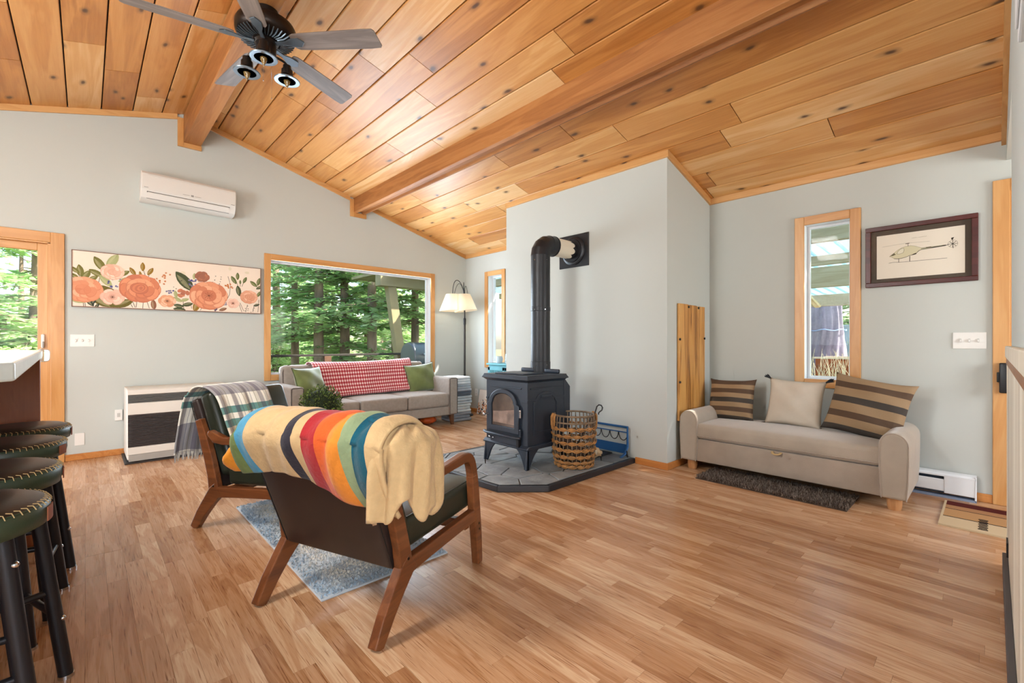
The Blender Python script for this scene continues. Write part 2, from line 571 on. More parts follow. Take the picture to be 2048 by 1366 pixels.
DARK = pm('dark_gap', '#2a160a', 0.9)
# ------------------------------------------------------------------ room shell
XL, XB, YK, YA = -3.4, 4.73, -2.4, 6.17
RX, SL = 0.85, 0.275
XF, FY0, FY1 = 3.83, 2.02, 4.17          # chimney breast face and its two sides
WT = 0.16
def zc(x): return 3.707 - SL * abs(x - RX)

def wall_mesh(mb, a0, a1, holes, top, mk, extra=()):
    br = sorted(set([a0, a1] + [h[0] for h in holes] + [h[1] for h in holes] + list(extra)))
    br = [b for b in br if a0 - 1e-6 <= b <= a1 + 1e-6]
    for u0, u1 in zip(br[:-1], br[1:]):
        segs = [(0.0, None)]
        hs = sorted([(h[2], h[3]) for h in holes if h[0] <= u0 + 1e-6 and h[1] >= u1 - 1e-6])
        z = 0.0; segs = []
        for h0, h1 in hs:
            if h0 > z + 1e-6: segs.append((z, h0))
            z = h1
        segs.append((z, None))
        for s0, s1 in segs:
            t0 = top(u0) if s1 is None else s1; t1 = top(u1) if s1 is None else s1
            vs_ = [mk(u0, 0, s0), mk(u1, 0, s0), mk(u1, 0, t1), mk(u0, 0, t0), mk(u0, 1, s0), mk(u1, 1, s0), mk(u1, 1, t1), mk(u0, 1, t0)]
            mb.add(vs_, [(0, 1, 2, 3), (7, 6, 5, 4), (0, 4, 5, 1), (1, 5, 6, 2), (2, 6, 7, 3), (3, 7, 4, 0)])

CW = 0.075
WIN_A = (1.60, 4.09, 0.68, 2.26)
WIN_B = (0.755, 1.240, 0.755, 2.285)
WIN_C = (5.17, 5.655, 0.755, 2.300)
SLD = (-2.30, -0.15, 0.0, 2.205)
DOORB = (-1.00, 0.0, 0.0, 2.305)
KW = (1.2, 4.3, 1.05, 2.40)     # added kitchen window for fill light, wall_left (along Y)
BW = (-2.7, 0.1, 1.05, 2.30)    # added back window for fill light (along X)
HWN = (3.0, 4.5, .90, 2.20)     # hall window (along X)
def inner(w, c=CW - .012): return (w[0] + c, w[1] - c, w[2] + (c if w[2] > 0 else 0), w[3] - c)

mb = MB()
wall_mesh(mb, XL - WT, XB + WT, [inner(WIN_A), inner(SLD, .085)], lambda x: zc(x) + .03, lambda a, d, z: (a, YA + d * WT, z), (RX,))
w = mb.build('wall_back', WALL); tag(w, kind='structure')
mb = MB()
wall_mesh(mb, YK - WT, YA, [inner(WIN_B), inner(WIN_C), inner(DOORB, .085)], lambda y: zc(XB) + .03, lambda a, d, z: (XB + d * WT, a, z))
w = mb.build('wall_right', WALL); tag(w, kind='structure')
mb = MB()
wall_mesh(mb, YK - WT, YA, [KW], lambda y: zc(XL) + .03, lambda a, d, z: (XL - d * WT, a, z))
w = mb.build('wall_left', WALL); tag(w, kind='structure')
mb = MB()
wall_mesh(mb, XL, XB, [BW, HWN], lambda x: zc(x) + .03, lambda a, d, z: (a, YK - d * WT, z), (RX,))
w = mb.build('wall_front', WALL); tag(w, kind='structure')
# chimney breast
mb = MB()
mb.prism([(XF, 0), (XB, 0), (XB, zc(XB) + .02), (XF, zc(XF) + .02)], FY0, FY1, 'y')
w = mb.build('wall_chimney_breast', WALL); tag(w, kind='structure')
# partition between the room and the hall on the right
mb = MB()
mb.prism([(1.0, 0), (3.45, 0), (3.45, zc(3.45) + .02), (1.0, zc(1.0) + .02)], -0.19, -0.067, 'y')
mb.prism([(3.45, 2.44), (XB, 2.44), (XB, zc(XB) + .02), (3.45, zc(3.45) + .02)], -0.19, -0.067, 'y')
w = mb.build('wall_partition', WALL); tag(w, kind='structure')

# roof deck above the boards
ceil = root('ceiling', 'knotty pine board ceiling on both slopes')
mb = MB()
e = 0.7
for sgn in (1, -1):
    x_out = (XB + WT + .35) if sgn > 0 else (XL - WT - .35)
    mb.prism([(RX, zc(RX) + .022), (x_out, zc(x_out) + .022), (x_out, zc(x_out) + .2), (RX, zc(RX) + .2)], YK - WT - e, YA + WT + e, 'y')
mb.build('roof_deck', DARK, ceil)
rnd = random.Random(3)
def board_rows(seams, y0, y1):
    for x0, x1 in seams:
        y = y0 - rnd.uniform(0, 1.2)
        while y < y1:
            L = rnd.choice([0.9, 1.3, 1.7, 2.1, 2.5, 3.0]) * rnd.uniform(.9, 1.1)
            a, b = max(y, y0), min(y + L, y1)
            y += L
            if y1 - b < .25: b = y1; y = y1
            if b - a < .02: continue
            g, ch, th = 0.0045, 0.004, 0.020
            m_ = MB(); m_.tone = rnd.random()
            xa, xb = x0 + g, x1 - g
            m_.prism([(xa, zc(xa) + th), (xa, zc(xa) + ch), (xa + ch, zc(xa + ch)), (xb - ch, zc(xb - ch)), (xb, zc(xb) + ch), (xb, zc(xb) + th)], a + .003, b - .003, 'y')
            m_.build('ceiling_board', CEIL, ceil, use_tone=True)
seams = []
x = 4.53
seams.append((4.53, XB))
while x > RX:
    seams.append((max(x - .2437, RX), x)); x -= .2437
board_rows([s for s in seams if s[1] - s[0] > .03], -0.06, YA)
seams = []
x = 0.60
seams.append((0.60, RX))
while x > -2.3:
    seams.append((x - .243, x)); x -= .243
board_rows(seams, 1.2, YA)

# beams
mb = MB(); mb.box(0.79, 0.95, YK, YA, 3.375, 3.68)
tag(mb.build('beam_ridge', BEAM, bevel=.006), 'thick rough sawn ridge beam the fan hangs from', kind='structure')
mb = MB(); mb.prism([(2.74, 2.985), (2.775, 2.972), (2.785, 3.005), (2.865, 3.005), (2.875, 2.972), (2.91, 2.985), (2.91, zc(2.91) + .02), (2.74, zc(2.74) + .02)], -0.06, YA, 'y')
tag(mb.build('beam_purlin', BEAM, bevel=.004), 'rough sawn beam crossing the right slope of the ceiling', kind='structure')

# crown trims
def slope_trim(mb, xa, xb, y0, y1, h=.058):
    mb.prism([(xa, zc(xa) - h), (xb, zc(xb) - h), (xb, zc(xb) + .001), (xa, zc(xa) + .001)], y0, y1, 'y')
t1 = root('trim_1')
for xa, xb in ((XL, .735), (.95, 2.69), (2.91, XB)):
    mb = MB(); slope_trim(mb, xa, xb, YA - .02, YA); mb.build('crown_board', TRIMX, t1, bevel=.003)
mb = MB(); mb.box(.735, .79, YA - .028, YA, 3.325, 3.64); mb.build('beam_surround', TRIM, t1, bevel=.003)
mb = MB(); mb.box(.79, .955, YA - .028, YA, 3.325, 3.375); mb.build('beam_surround', TRIMX, t1, bevel=.003)
mb = MB(); mb.box(2.69, 2.74, YA - .028, YA, 2.925, 3.17); mb.build('beam_surround', TRIM, t1, bevel=.003)
mb = MB(); mb.box(2.74, 2.925, YA - .028, YA, 2.925, 2.985); mb.build('beam_surround', TRIMX, t1, bevel=.003)
t2 = root('trim_2')
for y0, y1 in ((-.067, FY0), (FY1, YA)):
    mb = MB(); mb.prism([(XB, zc(XB) - .058), (XB - .02, zc(XB) - .055), (XB - .02, zc(XB) + .004), (XB, zc(XB))], y0, y1, 'y'); mb.build('crown_board', TRIMY, t2)
mb = MB(); mb.prism([(XF, zc(XF) - .058), (XF - .02, zc(XF) - .055), (XF - .02, zc(XF) + .005), (XF, zc(XF))], FY0 - .02, FY1, 'y'); mb.build('crown_board', TRIMY, t2)
mb = MB(); slope_trim(mb, XF, XB, FY0 - .02, FY0); mb.build('crown_board', TRIMX, t2)
mb = MB(); slope_trim(mb, XF, XB, FY1, FY1 + .02); mb.build('crown_board', TRIMX, t2)
mb = MB(); slope_trim(mb, 1.0, XB, -.067, -.043, .09); mb.build('crown_board', TRIMX, t2)

# baseboards
mb = MB()
def bb(mb, x0, x1, y0, y1): mb.box(x0, x1, y0, y1, 0, .062)
bb(mb, -.148, .30, YA - .014, YA); bb(mb, 1.2, XB, YA - .014, YA)
tag(mb.build('baseboard_back', BASEB, bevel=.004), kind='structure')
mb = MB()
bb(mb, XF - .014, XF, FY0 - .014, 2.34); bb(mb, XF, XB, FY0 - .014, FY0); bb(mb, XB - .014, XB, .0, FY0); bb(mb, XB - .014, XB, FY1, YA); bb(mb, XF, XB, FY1, FY1 + .014)
tag(mb.build('baseboard_right', BASEB, bevel=.004), kind='structure')

# windows
def make_window(num, label, axis, plane, w, sash=VINYL, cw=CW, mull=None):
    r = root('window_%d' % num, label)
    def B(mb, a0, a1, d0, d1, z0, z1):
        # d measured outwards from the wall's room face
        if axis == 'y': mb.box(a0, a1, plane + d0, plane + d1, z0, z1)
        else: mb.box(plane + d0, plane + d1, a0, a1, z0, z1)
    a0, a1, z0, z1 = w
    c = cw
    long_ = TRIMX if axis == 'y' else TRIMY
    for q, mt in (((a0, a0 + c, z0, z1), TRIM), ((a1 - c, a1, z0, z1), TRIM), ((a0 + c, a1 - c, z1 - c, z1), long_), ((a0 + c, a1 - c, z0, z0 + c), long_)):
        mb = MB(); B(mb, q[0], q[1], -.02, .0, q[2], q[3]); mb.build('casing_board', mt, r, bevel=.004)
    i0, i1, k0, k1 = inner(w, cw - .012)
    t = .012
    for q in ((i0, i0 + t, k0, k1), (i1 - t, i1, k0, k1), (i0 + t, i1 - t, k1 - t, k1), (i0 + t, i1 - t, k0, k0 + t)):
        mb = MB(); B(mb, q[0], q[1], .0, WT, q[2], q[3]); mb.build('jamb_liner', VINYL, r)
    s = .022
    j0, j1, l0, l1 = i0 + t, i1 - t, k0 + t, k1 - t
    for q in ((j0, j0 + s, l0, l1), (j1 - s, j1, l0, l1), (j0 + s, j1 - s, l1 - s, l1), (j0 + s, j1 - s, l0, l0 + s)):
        mb = MB(); B(mb, q[0], q[1], .085, .125, q[2], q[3]); mb.build('sash_rail', sash, r, bevel=.003)
    mb = MB(); B(mb, j0 + s, j1 - s, .103, .107, l0 + s, l1 - s); mb.build('pane', GLASS, r)
    return r
make_window(1, 'wide picture window behind the grey sofa', 'y', YA, WIN_A)
make_window(2, 'narrow tall window above the daybed', 'x', XB, WIN_B)
make_window(3, 'narrow tall window beside the floor lamp', 'x', XB, WIN_C)
# windows out of view; kitchen and back ones added to brighten the room
def plain_window(num, axis, plane, w, sgn):
    r = root('window_%d' % num)
    a0, a1, z0, z1 = w
    def B(mb, p0, p1, d0, d1, q0, q1):
        d0, d1 = sorted((plane + sgn * d0, plane + sgn * d1))
        if axis == 'y': mb.box(p0, p1, d0, d1, q0, q1)
        else: mb.box(d0, d1, p0, p1, q0, q1)
    for q in ((a0 - .07, a0, z0 - .07, z1 + .07), (a1, a1 + .07, z0 - .07, z1 + .07), (a0, a1, z1, z1 + .07), (a0, a1, z0 - .07, z0)):
        mb = MB(); B(mb, q[0], q[1], -.02, 0, q[2], q[3]); mb.build('casing_board', TRIM, r)
    mb = MB(); B(mb, a0, a1, .10, .104, z0, z1); mb.build('pane', GLASS, r)
plain_window(4, 'x', XL, KW, -1)
plain_window(5, 'y', YK, BW, -1)
plain_window(6, 'y', YK, HWN, -1)

# sliding glass door in the back wall
sd = root('door_1', 'fir framed sliding glass door beside the bar')
x0, x1, z1 = SLD[0], SLD[1], SLD[3]
for q, mt in (((x1 - .095, x1, 0, z1), TRIM), ((x0, x0 + .095, 0, z1), TRIM), ((x0 + .095, x1 - .095, z1 - .095, z1), TRIMX)):
    mb = MB(); mb.box(q[0], q[1], YA - .022, YA, q[2], q[3]); mb.build('casing_board', mt, sd, bevel=.004)
    mb = MB()
    if mt is TRIM: 
        xx = q[0] - .02 if q[0] > -1 else q[1]
        mb.box(xx, xx + .02, YA - .01, YA + WT, 0, z1 - .10)
    else: mb.box(q[0], q[1], YA - .01, YA + WT, q[2] - .012, q[2])
    mb.build('jamb', mt, sd)
dl0, dl1, dz1 = x0 + .115, x1 - .115, z1 - .107
st = .07
for q, mt in (((dl1 - st, dl1, 0.02, dz1), TRIM), ((dl0, dl0 + st, .02, dz1), TRIM), ((dl0 + st, dl1 - st, dz1 - st, dz1), TRIMX), ((dl0 + st, dl1 - st, .02, .16), TRIMX), (((dl0 + dl1) / 2 - .04, (dl0 + dl1) / 2 + .04, .16, dz1 - st), TRIM)):
    mb = MB(); mb.box(q[0], q[1], YA + .035, YA + .075, q[2], q[3]); mb.build('stile', mt, sd, bevel=.004)
mb = MB(); mb.box(dl0 + st, dl1 - st, YA + .053, YA + .057, .16, dz1 - st); mb.build('pane', GLASS, sd)
mb = MB(); hx = dl1 - .032
mb.rbox(hx - .013, hx + .013, YA + .012, YA + .037, 1.10, 1.235, .011, 3, nseg=2)
h = mb.build('handle', WHITE, sd, smooth=True)
mb = MB(); mb.rbox(hx - .004, hx + .010, YA - .012, YA + .014, 1.105, 1.165, .006, 2, nseg=2); mb.build('latch_lever', pm('grey_plastic', '#9a948d', .5), h, smooth=True)

# hall door in the right wall
dr = root('door_2', 'fir cased hall door at the end of the right wall')
for q, mt in (((-.085, 0, 0, 2.305), TRIM), ((-1.0, -.915, 0, 2.305), TRIM), ((-.915, -.085, 2.22, 2.305), TRIMY)):
    mb = MB(); mb.box(XB - .02, XB, q[0], q[1], q[2], q[3]); mb.build('casing_board', mt, dr, bevel=.004)
mb = MB(); mb.box(XB - .012, XB + WT, -.099, -.085, 0, 2.22); mb.build('jamb', TRIM, dr)
mb = MB(); mb.box(XB + .03, XB + .07, -.913, -.101, .01, 2.21); mb.build('door_leaf', wood('door_fir', [(0.2, '#a8642c'), (0.5, '#c98a48'), (0.8, '#dca060')], 'z', 26, .4), dr)
mb = MB(); mb.rbox(XB - .080, XB - .021, -.088, -.032, .80, 1.01, .008, 2, nseg=2)
lk = mb.build('lock_box', pm('black_plastic', '#17181c', .4), dr, smooth=True)
mb = MB(); mb.rbox(XB - .075, XB - .050, -.034, -.020, .875, .945, .005, 2, nseg=2); mb.build('thumb_turn', BLACK, lk, smooth=True)

# ------------------------------------------------------------------ oak strip floor
fl = root('floor', 'oak strip floor')
mb = MB(); mb.box(XL - WT, XB + WT, YK - WT, YA + WT, -.05, -.006); mb.build('subfloor', pm('seam_brown', '#6b4426', .8), fl)
th_ = R(46.72)
def pj(x, y):
    d = math.cos(th_) * x + math.sin(th_) * y; l = math.sin(th_) * x - math.cos(th_) * y
    return d, (1024 + 905 * l / d, 686 + 905 * 1.15 / d) if d > .2 else None
strips = []
rnd = random.Random(11)
x = XL
while x < XB - 1e-4:
    x2 = min(x + .0755, XB)
    y = YK - rnd.uniform(0, .8)
    while y < YA:
        L = rnd.choice([.28, .38, .5, .62, .75, .9]) * rnd.uniform(.85, 1.15)
        a, b = max(y, YK), min(y + L, YA); y += L
        if b - a < .03: continue
        strips.append((x, x2, a, b, rnd.random()))
    x = x2
def score(s):
    cx, cy = (s[0] + s[1]) / 2, (s[2] + s[3]) / 2
    d, p = pj(cx, cy)
    if p is None or not (10 < p[0] < 2000 and p[1] < 1360): return -1
    if cx > 2.4 and 2.35 < cy < 4.2: return -1
    if cx < .0: return -1
    return (s[1] - s[0]) * (s[3] - s[2]) * 1.15 / d ** 3
strips.sort(key=score, reverse=True)
def strip_geo(m_, s):
    g = .0003
    m_.tone = s[4]
    hz = -.0004 * (s[4] * 7 % 1)
    m_.box(s[0] + g, s[1] - g, s[2] + g, s[3] - g, -.006, hz)
for s in strips[:300]:
    m_ = MB(); strip_geo(m_, s); m_.build('floor_strip', OAK, fl, use_tone=True)
m_ = MB()
for s in strips[300:]: strip_geo(m_, s)
o = m_.build('floor_strip_field', OAK, fl, use_tone=True); o['kind'] = 'stuff'
# ------------------------------------------------------------------ lounge chairs
LEATHER = pm('dark_green_leather', '#252a20', 0.36, spec=0.5, var=0.10, vscale=6, bump=0.06, bscale=220)
LEATHER_BACK = pm('dark_brown_leather', '#2e2320', 0.42, spec=0.45, var=0.06, vscale=5, bump=0.05, bscale=260)
def make_chair():
    t = thing('lounge_chair', 'x', 'chair')
    S0 = .37
    def side(name, path, ws, y0, y1, par=t, **k):
        m_ = MB(); m_.prism(ribbon([(s - S0, z) for s, z in path], ws), y0, y1, 'y')
        return m_.build(name, WALNUT, par, bevel=.006, seg=2)
    for sg in (-1, 1):
        y0, y1 = sorted((sg * .311, sg * .355))
        side('rear_leg', [(-.018, 0), (.04, .095), (.10, .175), (.15, .235), (.185, .262)], [.050, .066, .076, .090, .085], y0, y1)
        side('back_post', [(.150, .225), (.128, .34), (.098, .45), (.062, .56), (.018, .675)], [.078, .066, .064, .060, .042], y0 + .002, y1 - .002)
        side('seat_rail', [(.13, .235), (.30, .246), (.50, .257), (.715, .268)], [.066, .060, .058, .060], y0 + .001, y1 - .001)
        side('front_leg', [(.742, 0), (.728, .15), (.708, .30), (.694, .42), (.686, .475)], [.042, .054, .060, .055, .050], y0, y1)
        arc = bez((.688, .465), (.672, .57), (.64, .588), (.56, .577), 10)
        side('armrest', arc + [(.45, .566), (.33, .557), (.22, .552), (.155, .566), (.10, .60)], [.050] * len(arc) + [.043, .042, .046, .060, .030], y0 + .001, y1 - .001)
        for s, z in ((.150, .275), (.725, .185), (.722, .215)):
            m_ = MB(); yy = sg * .355
            m_.cyl((s - S0, yy - sg * .004, z), (s - S0, yy + sg * .002, z), .006, n=10); m_.build('screw', BRONZE, t)
    m_ = MB(); m_.box(.66 - S0, .70 - S0, -.31, .31, .19, .24); m_.build('front_stretcher', WALNUT, t, bevel=.004)
    m_ = MB(); m_.box(.17 - S0, .21 - S0, -.31, .31, .20, .25); m_.build('rear_stretcher', WALNUT, t, bevel=.004)
    mt = Matrix.Translation((.140 - S0, 0, .245)) @ Matrix.Rotation(R(-20.5), 4, 'Y')
    m_ = MB(); m_.rbox(-.035, .025, -.308, .308, 0, .585, .018, 3, nseg=6, m=mt); m_.build('back_panel', LEATHER_BACK, t, smooth=True)
    m_ = MB(); m_.rbox(.028, .135, -.303, .303, .06, .60, .035, 4, (.02, 0, .0), nseg=8, m=mt); bc = m_.build('back_cushion', LEATHER, t, smooth=True)
    for y_ in (-.309, .309):
        m_ = MB(); m_.tube([mt @ Vector(p) for p in ((-.030, y_, .01), (-.030, y_, .575))], .003, 6); m_.build('back_piping', BLACK, t, smooth=True)
    mt2 = Matrix.Translation((.20 - S0, 0, .272)) @ Matrix.Rotation(R(-2.2), 4, 'Y')
    m_ = MB(); m_.rbox(0, .60, -.302, .302, 0, .135, .03, 4, (.0, 0, .022), nseg=8, m=mt2); sc_ = m_.build('seat_cushion', LEATHER, t, smooth=True)
    m_ = MB()
    m_.tube([mt2 @ Vector(p) for p in ((.03, -.285, .134), (.57, -.285, .134), (.57, .285, .134), (.03, .285, .134))], .003, 6, closed=True); m_.build('seat_piping', LEATHER, sc_, smooth=True)
    return t
near_chair = make_chair()
far_chair = copy_tree(near_chair)
near_chair.location = (1.031, 2.034, 0); near_chair.rotation_euler = (0, 0, R(21))
far_chair.location = (0.984, 3.253, 0); far_chair.rotation_euler = (0, 0, R(-59.7))
tag(near_chair, 'walnut framed lounge chair seen from behind under the rainbow striped blanket', 'chair', 'leather lounge chairs on the blue rug')
tag(far_chair, 'walnut framed lounge chair with the plaid throw over its back', 'chair', 'leather lounge chairs on the blue rug')

def catmull(P, t):
    n = len(P) - 1
    x = t * n; i = min(int(x), n - 1); f = x - i
    p0, p1, p2, p3 = P[max(0, i - 1)], P[i], P[i + 1], P[min(n, i + 2)]
    return tuple(0.5 * (2 * b + (c - a) * f + (2 * a - 5 * b + 4 * c - d) * f * f + (3 * b - a - 3 * c + d) * f ** 3) for a, b, c, d in zip(p0, p1, p2, p3))

# striped fleece blanket over the near chair
FLEECE = vcol('striped_fleece', 0.95, bump=0.35, bscale=70, sheen=0.12, var=0.14)
TANC = lin('#c9ab7e')
STR = [(.735, '#d98a2c'), (.668, '#6f7f4c'), (.607, '#4d93b4'), (.372, None), (.328, '#33313a'), (.292, None), (.215, '#a82a30'), (.150, '#d6602a'), (.080, '#e08a34'), (.045, '#8fa07a'), (-.035, '#13566a'), (-9, None)]
def stripe_col(y, s):
    dist = y + .333 + .042
    for lim, c in STR:
        if dist > lim: return TANC if c is None else lin(c)
    return TANC
bl = thing('throw_blanket', 'tan fleece blanket with rainbow stripes draped over the nearest lounge chair', 'blanket', near_chair.location, R(21))
rb = random.Random(5)
def blanket_pt(u, v):
    y = .465 - u * .93
    hem = .612 + .02 * math.sin(9 * y + 1) - .055 * sm(-.05, -.5, y) - .02 * sm(.1, -.15, y)
    def rear(z): return -.098 + (.8 - z) * .36
    P = [(rear(hem) - .035, hem), (rear(.68) - .055, (hem + .76) / 2), (-.145, .775), (-.118, .842), (-.045, .873), (.045, .862), (.110, .80), (.145, .70), (.175, .60)]
    s, z = catmull(P, v)
    # end of the roll sags
    k = sm(.20, .475, y)
    z = hem + (z - hem) * (1 - .80 * k ** 1.6)
    s = s * (1 - .5 * k) + .0 * k - .02 * k
    k2 = sm(-.40, -.50, y)
    z = z - .02 * k2 - .03 * k2 * sm(.4, 1, v)
    # folds
    a = sm(.0, .25, v) * sm(1, .75, v)
    w = .010 * math.sin(y * 23 + 1.5 * math.sin(v * 5)) * (1 - sm(.3, .5, v) * sm(.75, .5, v) * .6)
    w += .016 * sm(.22, .42, y) * math.sin(y * 62 + v * 3)
    w += .016 * sm(-.12, -.3, y) * math.sin(y * 48 + v * 5 + 1)
    w += .006 * math.sin(y * 55 + v * 12)
    nx, nz = (-1, .2) if v < .3 else ((-.3, 1) if v < .5 else (.6, .8))
    return (s + nx * w - .37, y, z + nz * w * .6)
m_ = MB(); m_.grid(blanket_pt, 180, 60, colfn=lambda u, v: stripe_col(.465 - u * .93, v))
m_.build('blanket_body', FLEECE, bl, smooth=True, solid=.016, angle=180)
def corner_pt(u, v):
    # hood of cloth draped over the end of the chair back, hanging in folds
    a = -PI * .62 + PI * 1.24 * u          # 0 points straight out to the side
    q = math.sqrt(min(1, v / .30)) if v < .30 else 1
    fold = 1 + (.13 * math.sin(7.5 * a + 1.0) + .07 * math.sin(13 * a + 4 * v)) * sm(.15, .7, v)
    fl_ = 1 + .10 * sm(.3, 1, v) * (1 if u > .5 else -.6)
    ss = .025 + .150 * math.sin(a) * q * fold * fl_
    yy = -.425 - .105 * math.cos(a) * q * fold
    top = .848 - .02 * sm(0, 1, u)
    hem = .545 - .035 * math.sin(3.2 * a + .6) + .03 * math.sin(7 * a)
    z = top + (hem - top) * (v ** 1.55) + .006 * math.sin(9 * a + 12 * v)
    return (ss - .37, yy, z)
m_ = MB(); m_.grid(corner_pt, 80, 40, colfn=lambda u, v: TANC if not (.34 < v < .44 and .80 < u < .95) else lin('#5a4034'))
m_.build('draped_end', FLEECE, bl, smooth=True, solid=.014, angle=180)

# plaid throw over the far chair
PLAID = vcol('plaid_wool', 0.95, bump=0.2, bscale=160, sheen=0.3)
def mixc(a, b, f): return tuple(x * (1 - f) + y * f for x, y in zip(a, b))
CREAM, TEAL, NAVY, MAROON, TANW, OLIVE = lin('#e9e6da'), lin('#1c7874'), lin('#3c3f63'), lin('#4d2f45'), lin('#d8c4a2'), lin('#6d6a3e')
def plaid(u, v):
    x = u * 4.2; q = v
    c = CREAM
    if .02 < q % .52 < .16: c = mixc(c, NAVY, .62)
    if .25 < q % .52 < .30 or .335 < q % .52 < .385: c = mixc(c, TEAL, .85)
    if .385 < q % .52 < .42: c = mixc(c, TANW, .6)
    f = x % 1
    if .12 < f < .42: c = mixc(c, mixc(NAVY, MAROON, .5), .55)
    if .55 < f < .60 or .68 < f < .72: c = mixc(c, NAVY, .45)
    if .82 < f < .86: c = mixc(c, OLIVE, .5)
    return c
pt = thing('plaid_throw', 'teal navy and cream plaid throw with fringe over the far lounge chair', 'blanket', far_chair.location, R(-59.7))
def plaid_pt(u, v):
    y = -.315 + .42 * u
    P = [(-.175 - .37, .435), (-.165 - .37, .55), (-.15 - .37, .70), (-.125 - .37, .80), (-.06 - .37, .868), (.03 - .37, .872), (.105 - .37, .83), (.155 - .37, .74), (.20 - .37, .64), (.245 - .37, .545)]
    x, z = catmull(P, v)
    w = .010 * math.sin(u * 16 + v * 2) * (1 - sm(.3, .45, v) * sm(.75, .6, v)) + .005 * math.sin(u * 31)
    x += (-w if v < .45 else w) - .012 * (v < .35)
    return (x, y - .05 * sm(.35, 0, v) + .05 * sm(.5, 0, v) * (u - .5) * -1, z + .012 * math.sin(u * 9) * (1 - v) * (v < .2))
m_ = MB(); m_.grid(plaid_pt, 84, 104, colfn=plaid)
cl = m_.build('throw_cloth', PLAID, pt, smooth=True, solid=.009, angle=180)
m_ = MB()
for end, sg in ((0, -1), (1, 1)):
    for i in range(46):
        u = (i + .5) / 46
        p = Vector(plaid_pt(u, end)); L = .055 if end == 0 else .04
        m_.col = mixc(CREAM, NAVY, .55 if i % 3 == 0 else .05)
        q = p + Vector((sg * (.008 if end == 0 else .03) + rb.uniform(-.006, .006), rb.uniform(-.008, .008), -L))
        m_.tube([p, (p + q) / 2 + Vector((rb.uniform(-.003, .003), 0, 0)), q], [.0035, .0032, .001], 5)
fr = m_.build('fringe', PLAID, pt, smooth=True); fr['kind'] = 'stuff'

# ------------------------------------------------------------------ blue rug
RUGM = vcol('rug_pile', 0.95, sheen=0.4)
rg = thing('area_rug', 'pale blue and beige distressed rug under the lounge chairs', 'rug', (0, 0, 0))
rr = random.Random(8)
def rugcol(x, y):
    a = math.sin(x * 23 + 3 * math.sin(y * 9)) * math.sin(y * 17 + 2 * math.sin(x * 13)) + rr.uniform(-.5, .5)
    ed = min(x - .76, 1.44 - x, y - 2.04, 3.61 - y)
    base = mixc(lin('#b4bcc2'), lin('#d2cbbd'), sm(-.6, .7, a))
    if ed < .14: base = mixc(base, lin('#86a4bd'), .55 * sm(.14, .02, ed) + .25 * (rr.random() < .4))
    return base
m_ = MB(); m_.col = lin('#aeb6bd'); m_.box(.76, 1.44, 2.04, 3.61, .0, .010); m_.build('rug_backing', RUGM, rg, bevel=.003)
m_ = MB()
for i in range(15000):
    x, y = rr.uniform(.765, 1.435), rr.uniform(2.045, 3.605)
    a = rr.uniform(0, 6.28); l = rr.uniform(.006, .012); w_ = .006
    dx, dy = math.cos(a), math.sin(a)
    m_.col = rugcol(x, y)
    m_.add([(x - dy * w_, y + dx * w_, .009), (x + dy * w_, y - dx * w_, .009), (x + dx * l, y + dy * l, .012 + rr.uniform(.003, .010))], [(0, 1, 2)])
p_ = m_.build('rug_pile', RUGM, rg); p_['kind'] = 'stuff'

# ------------------------------------------------------------------ sofa
SOFAM = pm('grey_sofa_weave', '#958b82', 0.9, spec=0.2, var=0.08, vscale=30, bump=0.25, bscale=420, sheen=0.2)
SOFAP = pm('dark_sofa_piping', '#4d4643', 0.8)
SX0, SX1, SY0, SY1 = 1.60, 3.83, 5.18, 6.03
sf = thing('sofa', 'grey three seat sofa under the picture window', 'sofa', ((SX0 + SX1) / 2, (SY0 + SY1) / 2, 0))
ox, oy = (SX0 + SX1) / 2, (SY0 + SY1) / 2
hw, hd = (SX1 - SX0) / 2, (SY1 - SY0) / 2
m_ = MB(); m_.rbox(-hw + .02, hw - .02, -hd + .02, hd, .145, .275, .02, 3, nseg=4); m_.build('base_frame', SOFAM, sf, smooth=True)
for sg in (-1, 1):
    xa, xb = sorted((sg * hw, sg * (hw - .15)))
    m_ = MB(); m_.rbox(xa, xb, -hd, hd, .15, .665, .028, 4, nseg=5); a_ = m_.build('arm', SOFAM, sf, smooth=True)
    m_ = MB(); g = .012
    m_.tube([(xa + g, -hd - .001, .16), (xa + g, -hd - .001, .645), (xa + .03, -hd - .001, .658), (xb - .03, -hd - .001, .658), (xb - g, -hd - .001, .645), (xb - g, -hd - .001, .16)], .004, 6)
    m_.build('arm_piping', SOFAP, a_, smooth=True)
mt = Matrix.Translation((0, hd - .11, .40)) @ Matrix.Rotation(R(-8), 4, 'X')
cwid = (2 * hw - .30) / 3
for i in range(3):
    x0_ = -hw + .15 + i * cwid
    m_ = MB(); m_.rbox(x0_ + .003, x0_ + cwid - .003, -hd - .008, hd - .2, .275, .455, .035, 4, (0, .012, .016), nseg=8); c_ = m_.build('seat_cushion', SOFAM, sf, smooth=True)
    m_ = MB(); m_.tube([(x0_ + .02, -hd + .02, .447), (x0_ + cwid - .02, -hd + .02, .447)], .004, 6); m_.build('cushion_piping', SOFAM, c_, smooth=True)
m_ = MB(); m_.rbox(-hw + .13, hw - .13, -.10, .10, -.1, .475, .05, 5, (0, .02, .0), nseg=10, m=mt); b_ = m_.build('backrest', SOFAM, sf, smooth=True)
m_ = MB()
for sg in (-1, 1):
    x_ = sg * (hw - .135)
    m_.tube([mt @ Vector(p) for p in ((x_, -.07, .0), (x_, -.085, .38), (x_ - sg * .02, -.08, .45), (x_ - sg * .08, -.07, .475))], .005, 6)
m_.build('back_piping', SOFAP, b_, smooth=True)
SOFALEG = pm('sofa_leg_wood', '#5d3a24', .4, var=.15, vscale=14)
